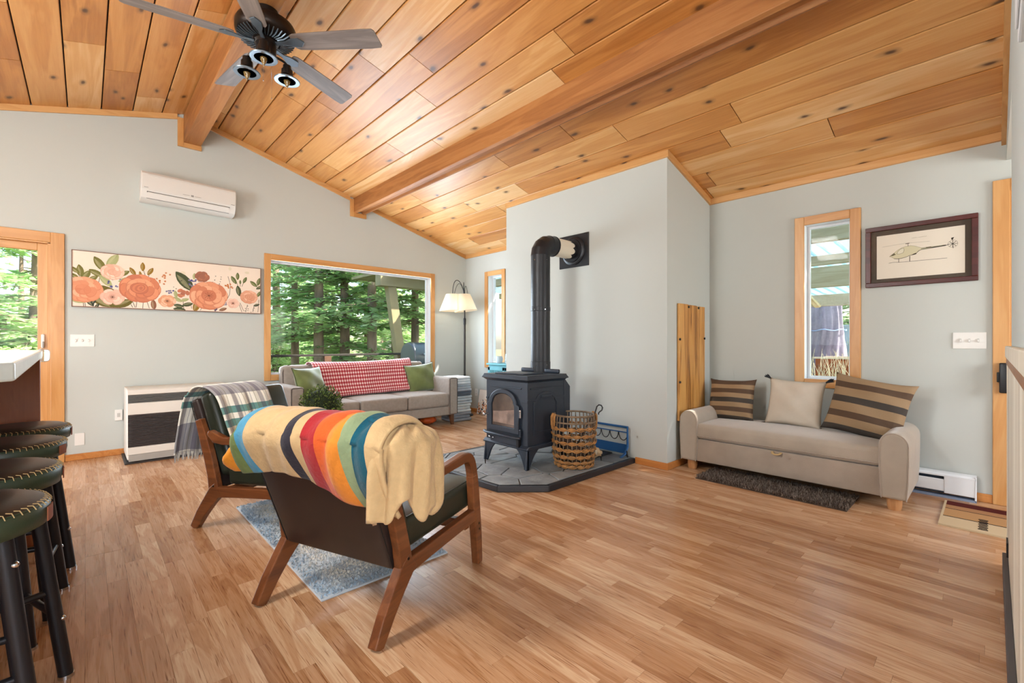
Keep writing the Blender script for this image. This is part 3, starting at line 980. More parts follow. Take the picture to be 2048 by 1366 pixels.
for sx in (-1, 1):
    for sy in (-1, 1):
        m_ = MB(); x_, y_ = sx * (hw - .07), sy * (hd - .07)
        a, b = .030, .018
        m_.add([(x_ - a, y_ - a, .15), (x_ + a, y_ - a, .15), (x_ + a, y_ + a, .15), (x_ - a, y_ + a, .15), (x_ - b + sx * .012, y_ - b + sy * .01, 0), (x_ + b + sx * .012, y_ - b + sy * .01, 0), (x_ + b + sx * .012, y_ + b + sy * .01, 0), (x_ - b + sx * .012, y_ + b + sy * .01, 0)],
               [(0, 1, 2, 3), (7, 6, 5, 4), (0, 4, 5, 1), (1, 5, 6, 2), (2, 6, 7, 3), (3, 7, 4, 0)])
        m_.build('leg', SOFALEG, sf, bevel=.003)

# gingham throw over the sofa back
GING = vcol('gingham_cotton', 0.9, bump=0.1, bscale=250, sheen=0.2)
gt_ = thing('gingham_throw', 'red and white gingham cloth over the sofa back', 'blanket', (ox, oy, 0))
def ging_pt(u, v):
    x = -.715 + 1.46 * u + .07 * (1 - v) * (u - .5) * 0
    P = [(.05, .47), (.035, .50), (.085, .60), (.125, .72), (.16, .83), (.205, .895), (.27, .91), (.335, .88), (.36, .76)]
    y, z = catmull(P, v)
    x += .10 * (1 - v) * (1 - u) - .07 * (1 - v) * u
    w = .007 * math.sin(u * 14 + v * 3) + .005 * math.sin(u * 31 + 1 - v * 5)
    z += -.022 * math.sin(u * PI) * sm(.45, .75, v) + .02 * u
    return (x, y - w, z)
m_ = MB()
RED, PINK, WHT = lin('#94222a'), lin('#c2646b'), lin('#e6d2cd')
def gcol(u, v):
    a = int(u * 168 // 2) % 2; b = int(v * 80 // 2) % 2
    return RED if a and b else (PINK if a or b else WHT)
m_.grid(ging_pt, 168, 80, colfn=gcol)
m_.build('throw_cloth', GING, gt_, smooth=True, solid=.007, angle=180)

# cushions
VELVET = pm('green_velvet', '#5f6b38', 0.7, spec=0.3, var=0.35, vscale=5, sheen=0.8)
def cushion(name, label, cat, loc, rot, w_, h_, t_, mat, group=None, colfn=None, n=20, seed=0, cord=None):
    r = thing(name, label, cat, loc, 0, group)
    r.rotation_euler = rot
    m_ = MB(); m_.pillow(w_, h_, t_, n, colfn=colfn, seed=seed); c_ = m_.build('cushion_cover', mat, r, smooth=True, weld=True, angle=180)
    if cord is not None:
        m_ = MB(); P = []
        for i in range(80):
            k = i / 20; j = int(k) % 4; f = 2 * (k - int(k)) - 1
            a, b = [(f, -1), (1, f), (-f, 1), (-1, -f)][j]
            P.append((0, a * w_ / 2 * (1 - .09 * (1 - abs(b) ** 3) * a * a), b * h_ / 2 * (1 - .09 * (1 - abs(a) ** 3) * b * b)))
        m_.tube(P, .004, 5, closed=True); m_.build('seam_cord', cord, r, smooth=True)
    return r
# local +x of a cushion is its front
GRC = pm('dark_green_cord', '#3c4526', .8)
cushion('throw_pillow', 'green velvet pillow in the left corner of the grey sofa', 'pillow', (1.93, 5.52, .655), (0, R(-18), R(-62)), .44, .44, .16, VELVET, 'green velvet pillows', cord=GRC, seed=1)
cushion('throw_pillow', 'green velvet pillow against the right arm of the grey sofa', 'pillow', (3.53, 5.66, .645), (R(6), R(-16), R(-96)), .47, .43, .17, VELVET, 'green velvet pillows', cord=GRC, seed=2)

# under and beside the sofa
m_ = MB()
pk = thing('pumpkin', 'orange pumpkin under the right end of the grey sofa', 'pumpkin', (3.52, 5.48, 0))
def pump(u, v):
    a = 2 * PI * u; b = PI * (v - .5)
    r_ = .125 * math.cos(b) * (1 - .06 * abs(math.sin(5 * a)))
    return (r_ * math.cos(a), r_ * math.sin(a), .068 + .066 * math.sin(b) * (1 - .1 * math.cos(b)))
m_.grid(pump, 40, 14, wrapu=True); m_.build('pumpkin_body', pm('pumpkin_skin', '#c4531c', .4, var=.2), pk, smooth=True, weld=True)
m_ = MB(); m_.tube([(0, 0, .12), (.005, 0, .135), (.015, 0, .143)], [.012, .009, .008], 8); m_.build('stalk', SOFALEG, pk, smooth=True)
sb = thing('storage_box', 'low black storage box under the grey sofa', 'box', (2.75, 5.55, 0))
m_ = MB(); m_.box(-.40, .40, -.22, .22, 0, .10); m_.build('box_body', pm('black_fabric', '#141416', .8), sb, bevel=.01)
m_ = MB(); m_.box(-.41, .41, -.23, .23, .10, .125); m_.build('box_lid', pm('black_fabric_lid', '#1b1b1f', .7), sb, bevel=.008)
m_ = MB(); m_.box(.18, .24, -.235, -.231, .04, .07); m_.build('box_tag', WHITE, sb)

# stack of folded blankets on the floor by the sofa
cols = ['#8f9199', '#d9d9d8', '#c5c7cb', '#5f6673', '#b9bcc4', '#e3e4e6']
names = ['grey folded blanket at the bottom of the stack beside the sofa', 'cream folded blanket second from the bottom of the stack', 'pale grey ribbed folded blanket in the middle of the stack', 'dark grey folded blanket in the middle of the stack', 'blue grey folded blanket second from the top of the stack', 'white folded blanket on top of the stack by the lamp']
z = 0
rs = random.Random(4)
for i, (c_, nm) in enumerate(zip(cols, names)):
    hh = [.13, .12, .12, .07, .10, .11][i]
    t_ = thing('folded_blanket', nm, 'blanket', (4.04 + rs.uniform(-.012, .012), 5.50, z), rs.uniform(-.10, .10), 'folded blankets stacked beside the sofa')
    nl = 3
    for k in range(nl):
        m_ = MB(); zz0 = hh * k / nl; zz1 = hh * (k + 1) / nl
        m_.rbox(-.175 + rs.uniform(0, .015), .175 - rs.uniform(0, .03), -.16 + rs.uniform(0, .01), .16, zz0 + .001, zz1 + .004, .018, 3, (.022, .016, .004), nseg=4)
        m_.build('fold', pm('blanket_cloth', c_, .95, var=.08, vscale=20, bump=.3, bscale=90, sheen=.3), t_, smooth=True)
    z += hh

# ------------------------------------------------------------------ floor lamp
lp = thing('floor_lamp', 'black floor lamp with cream gathered shades in the corner', 'floor lamp', (4.385, 5.755, 0))
m_ = MB(); m_.lathe([(.001, 0), (.135, 0), (.14, .012), (.125, .022), (.02, .03), (.018, .06), (.001, .06)], 32); m_.build('base', BLACK, lp, smooth=True)
m_ = MB(); m_.cyl((0, 0, .03), (0, 0, 1.50), .016, n=14); m_.cyl((0, 0, 1.45), (0, 0, 1.86), .011, n=12); m_.build('pole', pm('lamp_bronze', '#2b241f', .4, metal=.5), lp, smooth=True)
m_ = MB(); m_.lathe([(.001, 1.44), (.019, 1.44), (.021, 1.46), (.019, 1.475), (.021, 1.49), (.021, 1.53), (.017, 1.545), (.001, 1.545)], 16); m_.build('pole_collar', BLACK, lp, smooth=True)
rgt = Vector((.728, -.685, 0)); 
ctr = [(-.19, .0), (-.015, -.02)]
m_ = MB()
for k, (cx_, off) in enumerate(ctr):
    top = Vector((0, 0, 1.86)); tip = rgt * cx_ + Vector((0, 0, 1.93))
    m_.tube(bez(top, top + Vector((0, 0, .30)) + rgt * -.02, tip + Vector((0, 0, .36 - .08 * k)), tip, 18), .0055, 8)
m_.tube(bez((0, 0, 1.86), Vector((0, 0, 2.1)) + rgt * -.03, Vector((0, 0, 2.22)) + rgt * -.11, Vector((0, 0, 1.90)) + rgt * -.17, 18), .004, 8)
m_.tube(bez((0, 0, 1.86), Vector((0, 0, 2.1)) + rgt * .0, Vector((0, 0, 2.12)) + rgt * .02, Vector((0, 0, 1.92)) + rgt * .05, 18), .004, 8)
m_.build('gooseneck', BLACK, lp, smooth=True)
SHADE = translucent('cream_shade_cloth', '#efe3cd', .55, .9)
for k, (cx_, off) in enumerate(ctr):
    c = rgt * cx_ + Vector((.0, .0, 0))
    m_ = MB()
    def shp(u, v, c=c, k=k):
        a = 2 * PI * u; r_ = .105 + .075 * v + .004 * math.sin(24 * a) * (1 - v * .5)
        tl = (-.03 if k == 0 else .035) * v
        p = Vector((r_ * math.cos(a), r_ * math.sin(a), 1.925 - .265 * v))
        return (c.x + p.x + tl * rgt.x, c.y + p.y + tl * rgt.y, p.z + (.02 if k else 0) * v * math.cos(a + .75))
    m_.grid(shp, 48, 6, wrapu=True); s_ = m_.build('lamp_shade', SHADE, lp, smooth=True, angle=180)
    m_ = MB(); m_.tube([shp(i / 32, 1) for i in range(32)], .004, 6, closed=True); m_.build('shade_rim', SHADE, s_, smooth=True)
    m_ = MB(); m_.ball((c.x, c.y, 1.78), .028, rz=.036); m_.build('bulb', emit('warm_bulb', '#fff0d6', 2.0), lp, smooth=True)
    l = bpy.data.lights.new('lamp_light', 'POINT'); l.energy = 1.3; l.color = (1, .9, .74); l.shadow_soft_size = .04
    lo = bpy.data.objects.new('lamp_light', l); COL.objects.link(lo); lo.parent = lp; lo.location = (c.x, c.y, 1.73)
# ------------------------------------------------------------------ daybed
SUEDE = pm('beige_suede', '#ada192', 0.85, spec=0.2, var=0.10, vscale=4, bump=0.1, bscale=150, sheen=0.4)
SUEDED = pm('beige_suede_base', '#a7998b', 0.85, spec=0.2, var=0.10, vscale=5, bump=0.1, bscale=150, sheen=0.4)
DY0, DY1, DX0, DX1 = .375, 1.985, 4.0, 4.66
db = thing('daybed', 'beige suede daybed bench with rounded arms against the right wall', 'daybed', ((DX0 + DX1) / 2, (DY0 + DY1) / 2, 0))
ox, oy = (DX0 + DX1) / 2, (DY0 + DY1) / 2
hx_, hy_ = (DX1 - DX0) / 2, (DY1 - DY0) / 2
m_ = MB(); m_.rbox(-hx_ + .015, hx_ - .02, -hy_ + .14, hy_ - .14, .085, .285, .012, 3, nseg=4); m_.build('drawer_base', SUEDED, db, smooth=True)
m_ = MB(); m_.rbox(-hx_ + .005, hx_ - .03, -hy_ + .145, hy_ - .145, .29, .425, .035, 4, (.01, 0, .02), nseg=10); s_ = m_.build('seat_mattress', SUEDE, db, smooth=True)
m_ = MB(); m_.tube([(-hx_ + .004, -hy_ + .16, .315), (-hx_ + .000, 0, .318), (-hx_ + .004, hy_ - .16, .315)], .004, 6); m_.build('mattress_seam', SUEDED, s_, smooth=True)
for sg in (-1, 1):
    m_ = MB()
    prof = []
    # rounded arm: bulging outline in the y-z plane
    for i in range(25):
        a = PI * i / 24
        prof.append((.082 * math.cos(a), .452 + .085 * math.sin(a)))
    prof = [(.072, .085), (.080, .20), (.086, .36)] + prof + [(-.082, .36), (-.078, .20), (-.070, .085)]
    yc = sg * (hy_ - .085)
    m_.prism([(yc + a, b) for a, b in prof], -hx_ - .005, hx_ - .01, 'x')
    a_ = m_.build('arm', SUEDE, db, smooth=True, bevel=.018, seg=4)
    m_ = MB(); m_.tube([(-hx_ - .002, yc + a * .93, .085 + (b - .085) * .985) for a, b in prof], .004, 6); m_.build('arm_seam', SUEDED, a_, smooth=True)
    for x_ in (-hx_ + .07, hx_ - .09):
        m_ = MB(); m_.lathe([(.001, 0), (.036, 0), (.042, .03), (.044, .088), (.001, .088)], 20, (x_, yc - sg * .005, 0)); m_.build('foot', wood('pale_foot_wood', [(0.2, '#a9764a'), (0.5, '#c08c5c'), (0.8, '#d0a070')], 'z', 30, .45), db, smooth=True)
m_ = MB(); m_.tube(bez((-hx_ + .01, -.03, .278), (-hx_ - .03, -.03, .262), (-hx_ - .03, .03, .262), (-hx_ + .01, .03, .278), 10), .010, 8, flat=.5); m_.build('pull_tab', pm('tan_strap', '#b59a6c', .8), db, smooth=True)

PILL = vcol('striped_pillow_weave', 0.95, bump=0.3, bscale=260)
BRN, TAN2, GRY = lin('#5f4c3e'), lin('#a08668'), lin('#4a443f')
def pst(u, v):
    k = v * 9.2
    i = int(k)
    return [GRY, TAN2, BRN, TAN2, GRY, TAN2, BRN, TAN2, BRN, BRN][min(i, 9)]
def pst2(u, v):
    i = min(int(v * 8.0), 7)
    return [GRY, TAN2, BRN, TAN2, GRY, TAN2, BRN, TAN2][i]
TUFT = pm('dark_tassel', '#23262b', .9)
def tassels(r, w_, h_, which):
    for sy, sz in which:
        m_ = MB(); c = Vector((0, sy * w_ * .5, sz * h_ * .49)); d = Vector((0, sy * .7, sz * .45)).normalized()
        for i in range(14):
            e = d + Vector((rs.uniform(-.35, .35), rs.uniform(-.35, .35), rs.uniform(-.35, .35)))
            m_.tube([c - d * .01, c + e * .025, c + e * .042 + Vector((0, 0, -.006))], [.006, .006, .002], 5)
        m_.build('tassel', TUFT, r, smooth=True)
cushion('striped_pillow', 'smaller brown striped pillow at the plank end of the daybed', 'pillow', (4.50, 1.715, .605), (R(2), R(-14), R(176)), .44, .41, .17, PILL, 'striped pillows on the daybed', pst, 28, 5)
c2 = cushion('linen_pillow', 'plain cream pillow with dark tassels in the middle of the daybed', 'pillow', (4.47, 1.175, .63), (R(-2), R(-15), R(180)), .44, .42, .13, pm('cream_linen', '#cdc2b2', .9, var=.05, bump=.2, bscale=300), None, None, 20, 6)
tassels(c2, .44, .42, ((-1, 1), (1, 1), (1, -1), (-1, -1)))
cushion('striped_pillow', 'larger brown striped pillow tilted at the right end of the daybed', 'pillow', (4.42, .67, .645), (R(-9), R(-16), R(174)), .53, .48, .19, PILL, 'striped pillows on the daybed', pst2, 28, 9)

# shaggy mat by the daybed
mt_ = thing('shag_mat', 'dark brown shaggy mat on the floor in front of the daybed', 'mat', (0, 0, 0))
m_ = MB(); m_.box(3.77, 4.16, .68, 1.73, 0, .008); m_.build('mat_backing', pm('mat_base', '#4f433a', .95), mt_)
SHAG = vcol('shag_pile', .95)
m_ = MB()
for i in range(16000):
    x, y = rr.uniform(3.77, 4.16), rr.uniform(.68, 1.73)
    a = rr.uniform(0, 6.28); l = rr.uniform(.006, .022); w_ = .0045
    dx, dy = math.cos(a), math.sin(a)
    k = rr.random(); m_.col = mixc(lin('#463a33'), lin('#a8998c'), k ** 2.2)
    m_.add([(x - dy * w_, y + dx * w_, .006), (x + dy * w_, y - dx * w_, .006), (x + dx * l, y + dy * l, .020 + rr.uniform(0, .020))], [(0, 1, 2)])
p_ = m_.build('mat_pile', SHAG, mt_); p_['kind'] = 'stuff'

# striped door mat
dm = thing('door_mat', 'tan striped door mat with dark red edge by the hall door', 'mat', (0, 0, 0))
DMW = vcol('door_mat_weave', .95, bump=.3, bscale=300)
for nm, x0_, x1_, c_ in (('cream_band', 3.93, 4.13, '#cdb896'), ('dark_line', 4.13, 4.145, '#3a2a22'), ('tan_band', 4.145, 4.33, '#b98f62'), ('dark_line', 4.33, 4.342, '#3a2a22'), ('tan_band', 4.342, 4.43, '#a87c56'), ('red_band', 4.43, 4.54, '#541a16')):
    m_ = MB(); m_.col = lin(c_); m_.box(x0_, x1_, -.34, .225, 0, .010); m_.build(nm, DMW, dm)
m_ = MB(); m_.col = lin('#cdb896'); m_.box(3.93, 4.54, .225, .237, 0, .011); m_.build('side_binding', DMW, dm)
m_ = MB(); m_.col = lin('#2d2620')
for i in range(9):
    xx = 3.975 + i * .027; k = .018 if i % 2 else .022
    m_.box(xx, xx + .019, .040 - k, .040 + k, .0102, .0108)
m_.build('stitched_lettering', DMW, dm)

# ------------------------------------------------------------------ chimney breast: plank, hearth, stove
PLK = wood('spalted_plank', [(0.38, '#2a1a0c'), (0.45, '#98642c'), (0.56, '#cb9048'), (0.85, '#e0b26c')], 'z', 34, .45, bump=.05, waviness=.8, randobj=True)
pp = thing('plank_panel', 'dark streaked pine plank panel bolted beside the daybed', 'plank panel', (4.285, FY0 - .004, .425))
for i in range(3):
    m_ = MB(); w_ = .545 / 3; x0_ = -.2725 + i * w_
    m_.box(x0_ + .001, x0_ + w_ - .001, -.022, 0, [0, .006, .002][i], 1.095 - [.0, .004, .008][i]); m_.build('plank', PLK, pp, bevel=.003)
for x_, z_ in ((-.09, 1.07), (.12, 1.07), (-.265, .76), (.255, .77), (-.265, .36), (.24, .06)):
    m_ = MB(); m_.cyl((x_, -.020, z_), (x_, -.032, z_), .011, n=8); m_.build('bolt', BLACK, pp)

SLATE = pm('slate_stone', '#868a8c', 0.55, spec=0.5, var=0.22, vscale=9, bump=0.5, bscale=26)
SLATE2 = pm('slate_stone_dark', '#6d7275', 0.5, spec=0.5, var=0.22, vscale=7, bump=0.5, bscale=20)
hr = thing('hearth', 'slate stone hearth pad with black edging under the wood stove', 'hearth', (0, 0, 0))
HP = [(3.829, 2.350), (2.600, 2.345), (2.305, 2.610), (2.262, 3.45), (2.58, 3.74), (3.829, 3.74)]
m_ = MB(); m_.prism(HP, 0, .040, 'z'); m_.build('mortar_bed', pm('mortar', '#4a4844', .9, bump=.4, bscale=60), hr)
EDGE = pm('black_edge_wood', '#23242a', .4)
for a, b in zip(HP[:-1], HP[1:]):
    va, vb = Vector((*a, 0)), Vector((*b, 0))
    d = (vb - va).normalized(); n_ = Vector((-d.y, d.x, 0))
    cen = Vector((3.1, 3.0, 0))
    if (cen - va).dot(n_) < 0: n_ = -n_
    m_ = MB()
    o_ = -n_ * .004; i_ = n_ * .035
    q = [va + o_, vb + o_, vb + i_ - d * .012, va + i_ + d * .012]
    m_.add([(p.x, p.y, 0) for p in q] + [(p.x, p.y, .050) for p in q], [(3, 2, 1, 0), (4, 5, 6, 7), (0, 1, 5, 4), (1, 2, 6, 5), (2, 3, 7, 6), (3, 0, 4, 7)])
    m_.build('edge_board', EDGE, hr, bevel=.006)
# flagstones: Voronoi cells clipped to the pad
def clip(poly, p, n):
    out = []
    for i in range(len(poly)):
        a, b = poly[i], poly[(i + 1) % len(poly)]
        da = (a[0] - p[0]) * n[0] + (a[1] - p[1]) * n[1]; dbb = (b[0] - p[0]) * n[0] + (b[1] - p[1]) * n[1]
        if da <= 0: out.append(a)
        if (da < 0 < dbb) or (dbb < 0 < da):
            t = da / (da - dbb); out.append((a[0] + (b[0] - a[0]) * t, a[1] + (b[1] - a[1]) * t))
    return out
rv = random.Random(21)
pts = []
gx = 0
for i in range(6):
    for j in range(6):
        pts.append((2.36 + i * .275 + rv.uniform(-.1, .1), 2.45 + j * .25 + rv.uniform(-.1, .1) + (.12 if i % 2 else 0)))
def inset_pad():
    return [(3.828, 2.387), (2.616, 2.382), (2.342, 2.628), (2.300, 3.433), (2.596, 3.703), (3.828, 3.703)]
for k, p in enumerate(pts):
    poly = inset_pad()
    for q in pts:
        if q is p: continue
        mx_, my_ = (p[0] + q[0]) / 2, (p[1] + q[1]) / 2
        nx, ny = q[0] - p[0], q[1] - p[1]; l = math.hypot(nx, ny); nx /= l; ny /= l
        poly = clip(poly, (mx_ - nx * .005, my_ - ny * .005), (nx, ny))
        if len(poly) < 3: break
    if len(poly) < 3: continue
    ar = abs(sum(poly[i][0] * poly[(i + 1) % len(poly)][1] - poly[(i + 1) % len(poly)][0] * poly[i][1] for i in range(len(poly)))) / 2
    if ar < .004: continue
    m_ = MB(); m_.prism(poly, .03, .052 + rv.uniform(-.003, .003), 'z'); m_.build('flagstone', rv.choice([SLATE, SLATE, SLATE2]), hr, bevel=.005)
HZ = .053

sx, sy = 3.03, 3.015
st_ = thing('wood_stove', 'black cast iron wood stove with arched glass door on the hearth', 'wood stove', (sx, sy, HZ))
# local: front faces -x ; width along y
FX, BX, HW = -.265, .215, .275
m_ = MB(); m_.box(FX, BX, -HW, HW, .20, .755); m_.build('firebox', IRON, st_, bevel=.006)
m_ = MB(); m_.prism([(FX - .02, .168), (BX + .02, .168), (BX + .03, .18), (BX, .205), (FX, .205), (FX - .03, .18)], -HW - .02, HW + .02, 'y'); m_.build('base_skirt', IRON, st_, bevel=.006)
# flared top plate
m_ = MB()
def ringbox(m_, d, z): return [(FX - d, -HW - d, z), (BX + d, -HW - d, z), (BX + d, HW + d, z), (FX - d, HW + d, z)]
L4 = [ringbox(m_, .0, .752), ringbox(m_, .015, .765), ringbox(m_, .022, .772), ringbox(m_, .034, .776), ringbox(m_, .018, .805), ringbox(m_, .018, .812)]
vv = [p for l_ in L4 for p in l_]
ff = [(3, 2, 1, 0)] + [(4 * k + i, 4 * k + (i + 1) % 4, 4 * k + 4 + (i + 1) % 4, 4 * k + 4 + i) for k in range(5) for i in range(4)] + [(20, 21, 22, 23)]
m_.add(vv, ff); m_.build('top_plate', IRON, st_, bevel=.003)
m_ = MB(); m_.rbox(FX + .03, .03, -.19, .19, .812, .824, .005, 2, nseg=2); m_.build('griddle_lid', IRON, st_, smooth=True)
m_ = MB()
for sg in (-1, 1): m_.rbox(BX - .05, BX - .02, sg * .16 - .09, sg * .16 + .09, .812, .852, .012, 3, nseg=2)
m_.build('rear_lug', IRON, st_, smooth=True)
m_ = MB(); m_.prism([(BX + .002, .30), (BX + .002, .83 - .07), (BX + .02, .76), (BX + .09, .69), (BX + .09, .30)], -HW + .0, HW - .0, 'y'); m_.build('rear_heat_shield', IRON, st_, bevel=.004)
# legs: splayed, curved
for ax_, ay_ in ((-1, -1), (-1, 1), (1, -1), (1, 1)):
    m_ = MB()
    bx_ = (FX - .01) if ax_ < 0 else (BX + .01); by_ = ay_ * (HW + .01)
    for pth in (0, 1):
        prof = bez((0, 0), (.035, .05), (.035, .11), (.12, .168), 8)
        # plate in the x-z plane and plate in the y-z plane meeting at the corner
        if pth == 0:
            pl = [(bx_, 0)] + [(bx_ - ax_ * (.035 + p[0] * .9), p[1]) for p in prof] + [(bx_ - ax_ * .0, .17)]
            m_.prism([(a + ax_ * .018 * (1 - b / .17), b) for a, b in pl], by_ - ay_ * .018, by_, 'y')
        else:
            pl = [(by_, 0)] + [(by_ - ay_ * (.035 + p[0] * .9), p[1]) for p in prof] + [(by_, .17)]
            m_.prism([(a, b) for a, b in pl], bx_ - ax_ * .018, bx_ + ax_ * .001, 'x')
    m_.box(min(bx_, bx_ - ax_ * .04) , max(bx_ + ax_ * .018, bx_), min(by_, by_ - ay_ * .045), max(by_, by_ - ay_ * .045), 0, .012)
    m_.build('leg', IRON, st_, bevel=.004)
# arched door
def arch(w, z0, z1, rise, n=16, shoulder=0.0):
    P = [(-w, z0)]
    P.append((-w, z1))
    if shoulder: P.append((-w + shoulder, z1 + .012))
    for i in range(n + 1):
        a = PI - PI * i / n
        P.append(((w - shoulder) * math.cos(a), z1 + (.012 if shoulder else 0) + rise * math.sin(a)))
    if shoulder: P.append((w, z1))
    P.append((w, z0)); 
    return P
def ring(mb, A, B, x0, x1):
    n = len(A)
    vs_ = [(x0, a, b) for a, b in A] + [(x0, a, b) for a, b in B] + [(x1, a, b) for a, b in A] + [(x1, a, b) for a, b in B]
    fs_ = []
    for i in range(n):
        j = (i + 1) % n
        fs_ += [(i, j, n + j, n + i), (2 * n + i, 3 * n + i, 3 * n + j, 2 * n + j), (i, 2 * n + i, 2 * n + j, j), (n + i, n + j, 3 * n + j, 3 * n + i)]
    mb.add(vs_, fs_)
dyc = .022
A_ = [(a + dyc, b) for a, b in arch(.212, .295, .545, .125, 18, .03)]
B_ = [(a + dyc, b) for a, b in arch(.152, .345, .545, .085, 18, .012)]
m_ = MB(); ring(m_, A_, B_, FX - .028, FX + .004); dd = m_.build('door', IRON, st_, bevel=.006, smooth=True, angle=30)
SOOT = pm('sooty_glass', '#56483f', .18, spec=.8, var=.5, vscale=7)
m_ = MB(); m_.prism(B_, FX - .012, FX - .004, 'x'); m_.build('door_glass', SOOT, dd)
m_ = MB(); m_.prism([(-.14 + dyc, .37), (.14 + dyc, .37), (.14 + dyc, .47), (.02 + dyc, .48), (-.14 + dyc, .505)], FX - .0135, FX - .0125, 'x'); m_.build('ash_haze', pm('pale_ash', '#8d776b', .4, var=.45, vscale=12), dd)
m_ = MB(); m_.cyl((FX - .03, dyc + .19, .44), (FX - .065, dyc + .20, .44), .008, n=10); m_.ball((FX - .07, dyc + .20, .44), .013); m_.build('door_handle', CHROME, dd, smooth=True)
for z_ in (.47, .30):
    m_ = MB(); m_.cyl((FX - .016, dyc - .222, z_ - .025), (FX - .016, dyc - .222, z_ + .03), .011, n=10); m_.ball((FX - .016, dyc - .222, z_ + .034), .012); m_.build('hinge', CHROME if z_ > .4 else IRON, dd, smooth=True)
m_ = MB(); m_.tube([(FX - .035, .26, .278), (FX - .05, .22, .272), (FX - .05, -.18, .270), (FX - .03, -.215, .270)], .016, 10, flat=.7); m_.build('ash_lip', IRON, st_, smooth=True)
m_ = MB(); m_.box(FX - .014, FX, -.19, .20, .19, .252); ad_ = m_.build('ash_drawer', IRON, st_, bevel=.004)
m_ = MB(); m_.cyl((FX - .01, .175, .235), (FX - .04, .175, .235), .007, n=10); m_.ball((FX - .045, .175, .235), .012); m_.ball((FX - .03, .145, .228), .009); m_.build('drawer_knob', CHROME, ad_, smooth=True)
m_ = MB(); m_.box(FX - .035, FX, -.195, -.165, .185, .262); m_.build('drawer_latch', BLACK, st_, bevel=.004)
# raised mouldings on the front and right side
m_ = MB(); m_.prism([(-.21, .705), (.21, .705), (.195, .69), (-.195, .69)], FX - .008, FX, 'x'); m_.box(FX - .006, FX, -HW, -.195, .575, .592); m_.box(FX - .006, FX, .24, HW, .575, .592); m_.build('front_moulding', IRON, st_, bevel=.003)
m_ = MB()
A2 = [(a - .03, b) for a, b in arch(.165, .29, .58, .075, 14, .03)]
B2 = [(a - .03, b) for a, b in arch(.135, .32, .565, .06, 14, .02)]
mtr = Matrix(((0, 1, 0, 0), (-1, 0, 0, 0), (0, 0, 1, 0), (0, 0, 0, 1)))  # x->-y plane
def ring_y(mb, A, B, y0, y1):
    n = len(A)
    vs_ = [(a, y0, b) for a, b in A] + [(a, y0, b) for a, b in B] + [(a, y1, b) for a, b in A] + [(a, y1, b) for a, b in B]
    fs_ = []
    for i in range(n):
        j = (i + 1) % n
        fs_ += [(i, j, n + j, n + i), (2 * n + i, 3 * n + i, 3 * n + j, 2 * n + j), (i, 2 * n + i, 2 * n + j, j), (n + i, n + j, 3 * n + j, 3 * n + i)]
    mb.add(vs_, fs_)
ring_y(m_, A2, B2, -HW - .007, -HW)
m_.box(FX, BX, -HW - .005, -HW, .60, .612)
m_.box(FX + .03, BX - .03, -HW - .008, -HW, .69, .705)
m_.box(-.10, .03, -HW - .014, -HW, .615, .64)
m_.build('side_moulding', IRON, st_, bevel=.003)

# stove pipe to the wall thimble
pz = HZ + .812
px_, py_ = 3.30, 3.09
pr = .096
pipe = thing('stove_pipe', 'black stove pipe with elbow rising into the wall', 'stove pipe', (px_, py_, pz))
m_ = MB(); m_.lathe([(pr + .003, 0.0), (pr + .003, .10), (pr, .103), (pr, .60), (pr + .003, .603), (pr + .003, .64), (pr, .643), (pr, 1.155)], 32); m_.build('pipe_section', PIPE, pipe, smooth=True)
ez = 1.155
# segmented elbow
def circ(c, ax_, up_, r, n=32): return [c + ax_ * (r * math.cos(2 * PI * i / n)) + up_ * (r * math.sin(2 * PI * i / n)) for i in range(n)]
m_ = MB(); segs = 4; rad = .118; n = 32
rings = []
for k in range(segs + 1):
    a = PI / 2 * k / segs
    c = Vector((rad - rad * math.cos(a), 0, ez + rad * math.sin(a)))
    nx = Vector((math.cos(a), 0, -math.sin(a)))
    rings.append(circ(c, nx, Vector((0, 1, 0)), pr + .002))
vv = [p for r_ in rings for p in r_]
m_.add(vv, [(k * n + i, k * n + (i + 1) % n, (k + 1) * n + (i + 1) % n, (k + 1) * n + i) for k in range(segs) for i in range(n)])
m_.build('elbow', PIPE, pipe, smooth=True, angle=15)
hz_ = ez + rad
m_ = MB(); m_.cyl((rad - .01, 0, hz_), (rad + .07, 0, hz_), pr + .004, n=32); m_.cyl((rad + .062, 0, hz_), (rad + .072, 0, hz_), pr + .009, n=32); m_.build('elbow_collar', PIPE, pipe, smooth=True)
wallx = XF - px_
m_ = MB(); m_.cyl((rad + .06, 0, hz_), (wallx - .01, 0, hz_), pr - .006, n=32); m_.build('inner_sleeve', PIPE, pipe, smooth=True)
m_ = MB()
def scal(u, v):
    a = 2 * PI * u
    L = .20 + .045 * abs(math.sin(4 * a)) ** .7
    x = rad + .072 + L * v
    return (x, (pr - .002) * math.cos(a), hz_ + (pr - .002) * math.sin(a))
m_.grid(scal, 96, 4, wrapu=True); m_.build('scalloped_sleeve', pm('cream_enamel', '#e2d8c4', .4), pipe, smooth=True, angle=180)
wt_ = thing('wall_thimble', 'square black wall thimble plate around the stove pipe', 'thimble', (XF, py_, pz + hz_))
m_ = MB(); m_.box(-.012, 0, -.20, .20, -.175, .175); m_.build('plate', PIPE, wt_, bevel=.004)
m_ = MB(); m_.lathe([(pr + .004, -.02), (pr + .055, -.02), (pr + .058, .0), (pr + .045, .012), (pr + .03, .014), (pr + .026, .03), (pr + .004, .03)], 40, m=Matrix.Rotation(R(-90), 4, 'Y') @ Matrix.Translation((0, 0, .02))); m_.build('collar_ring', PIPE, wt_, smooth=True)
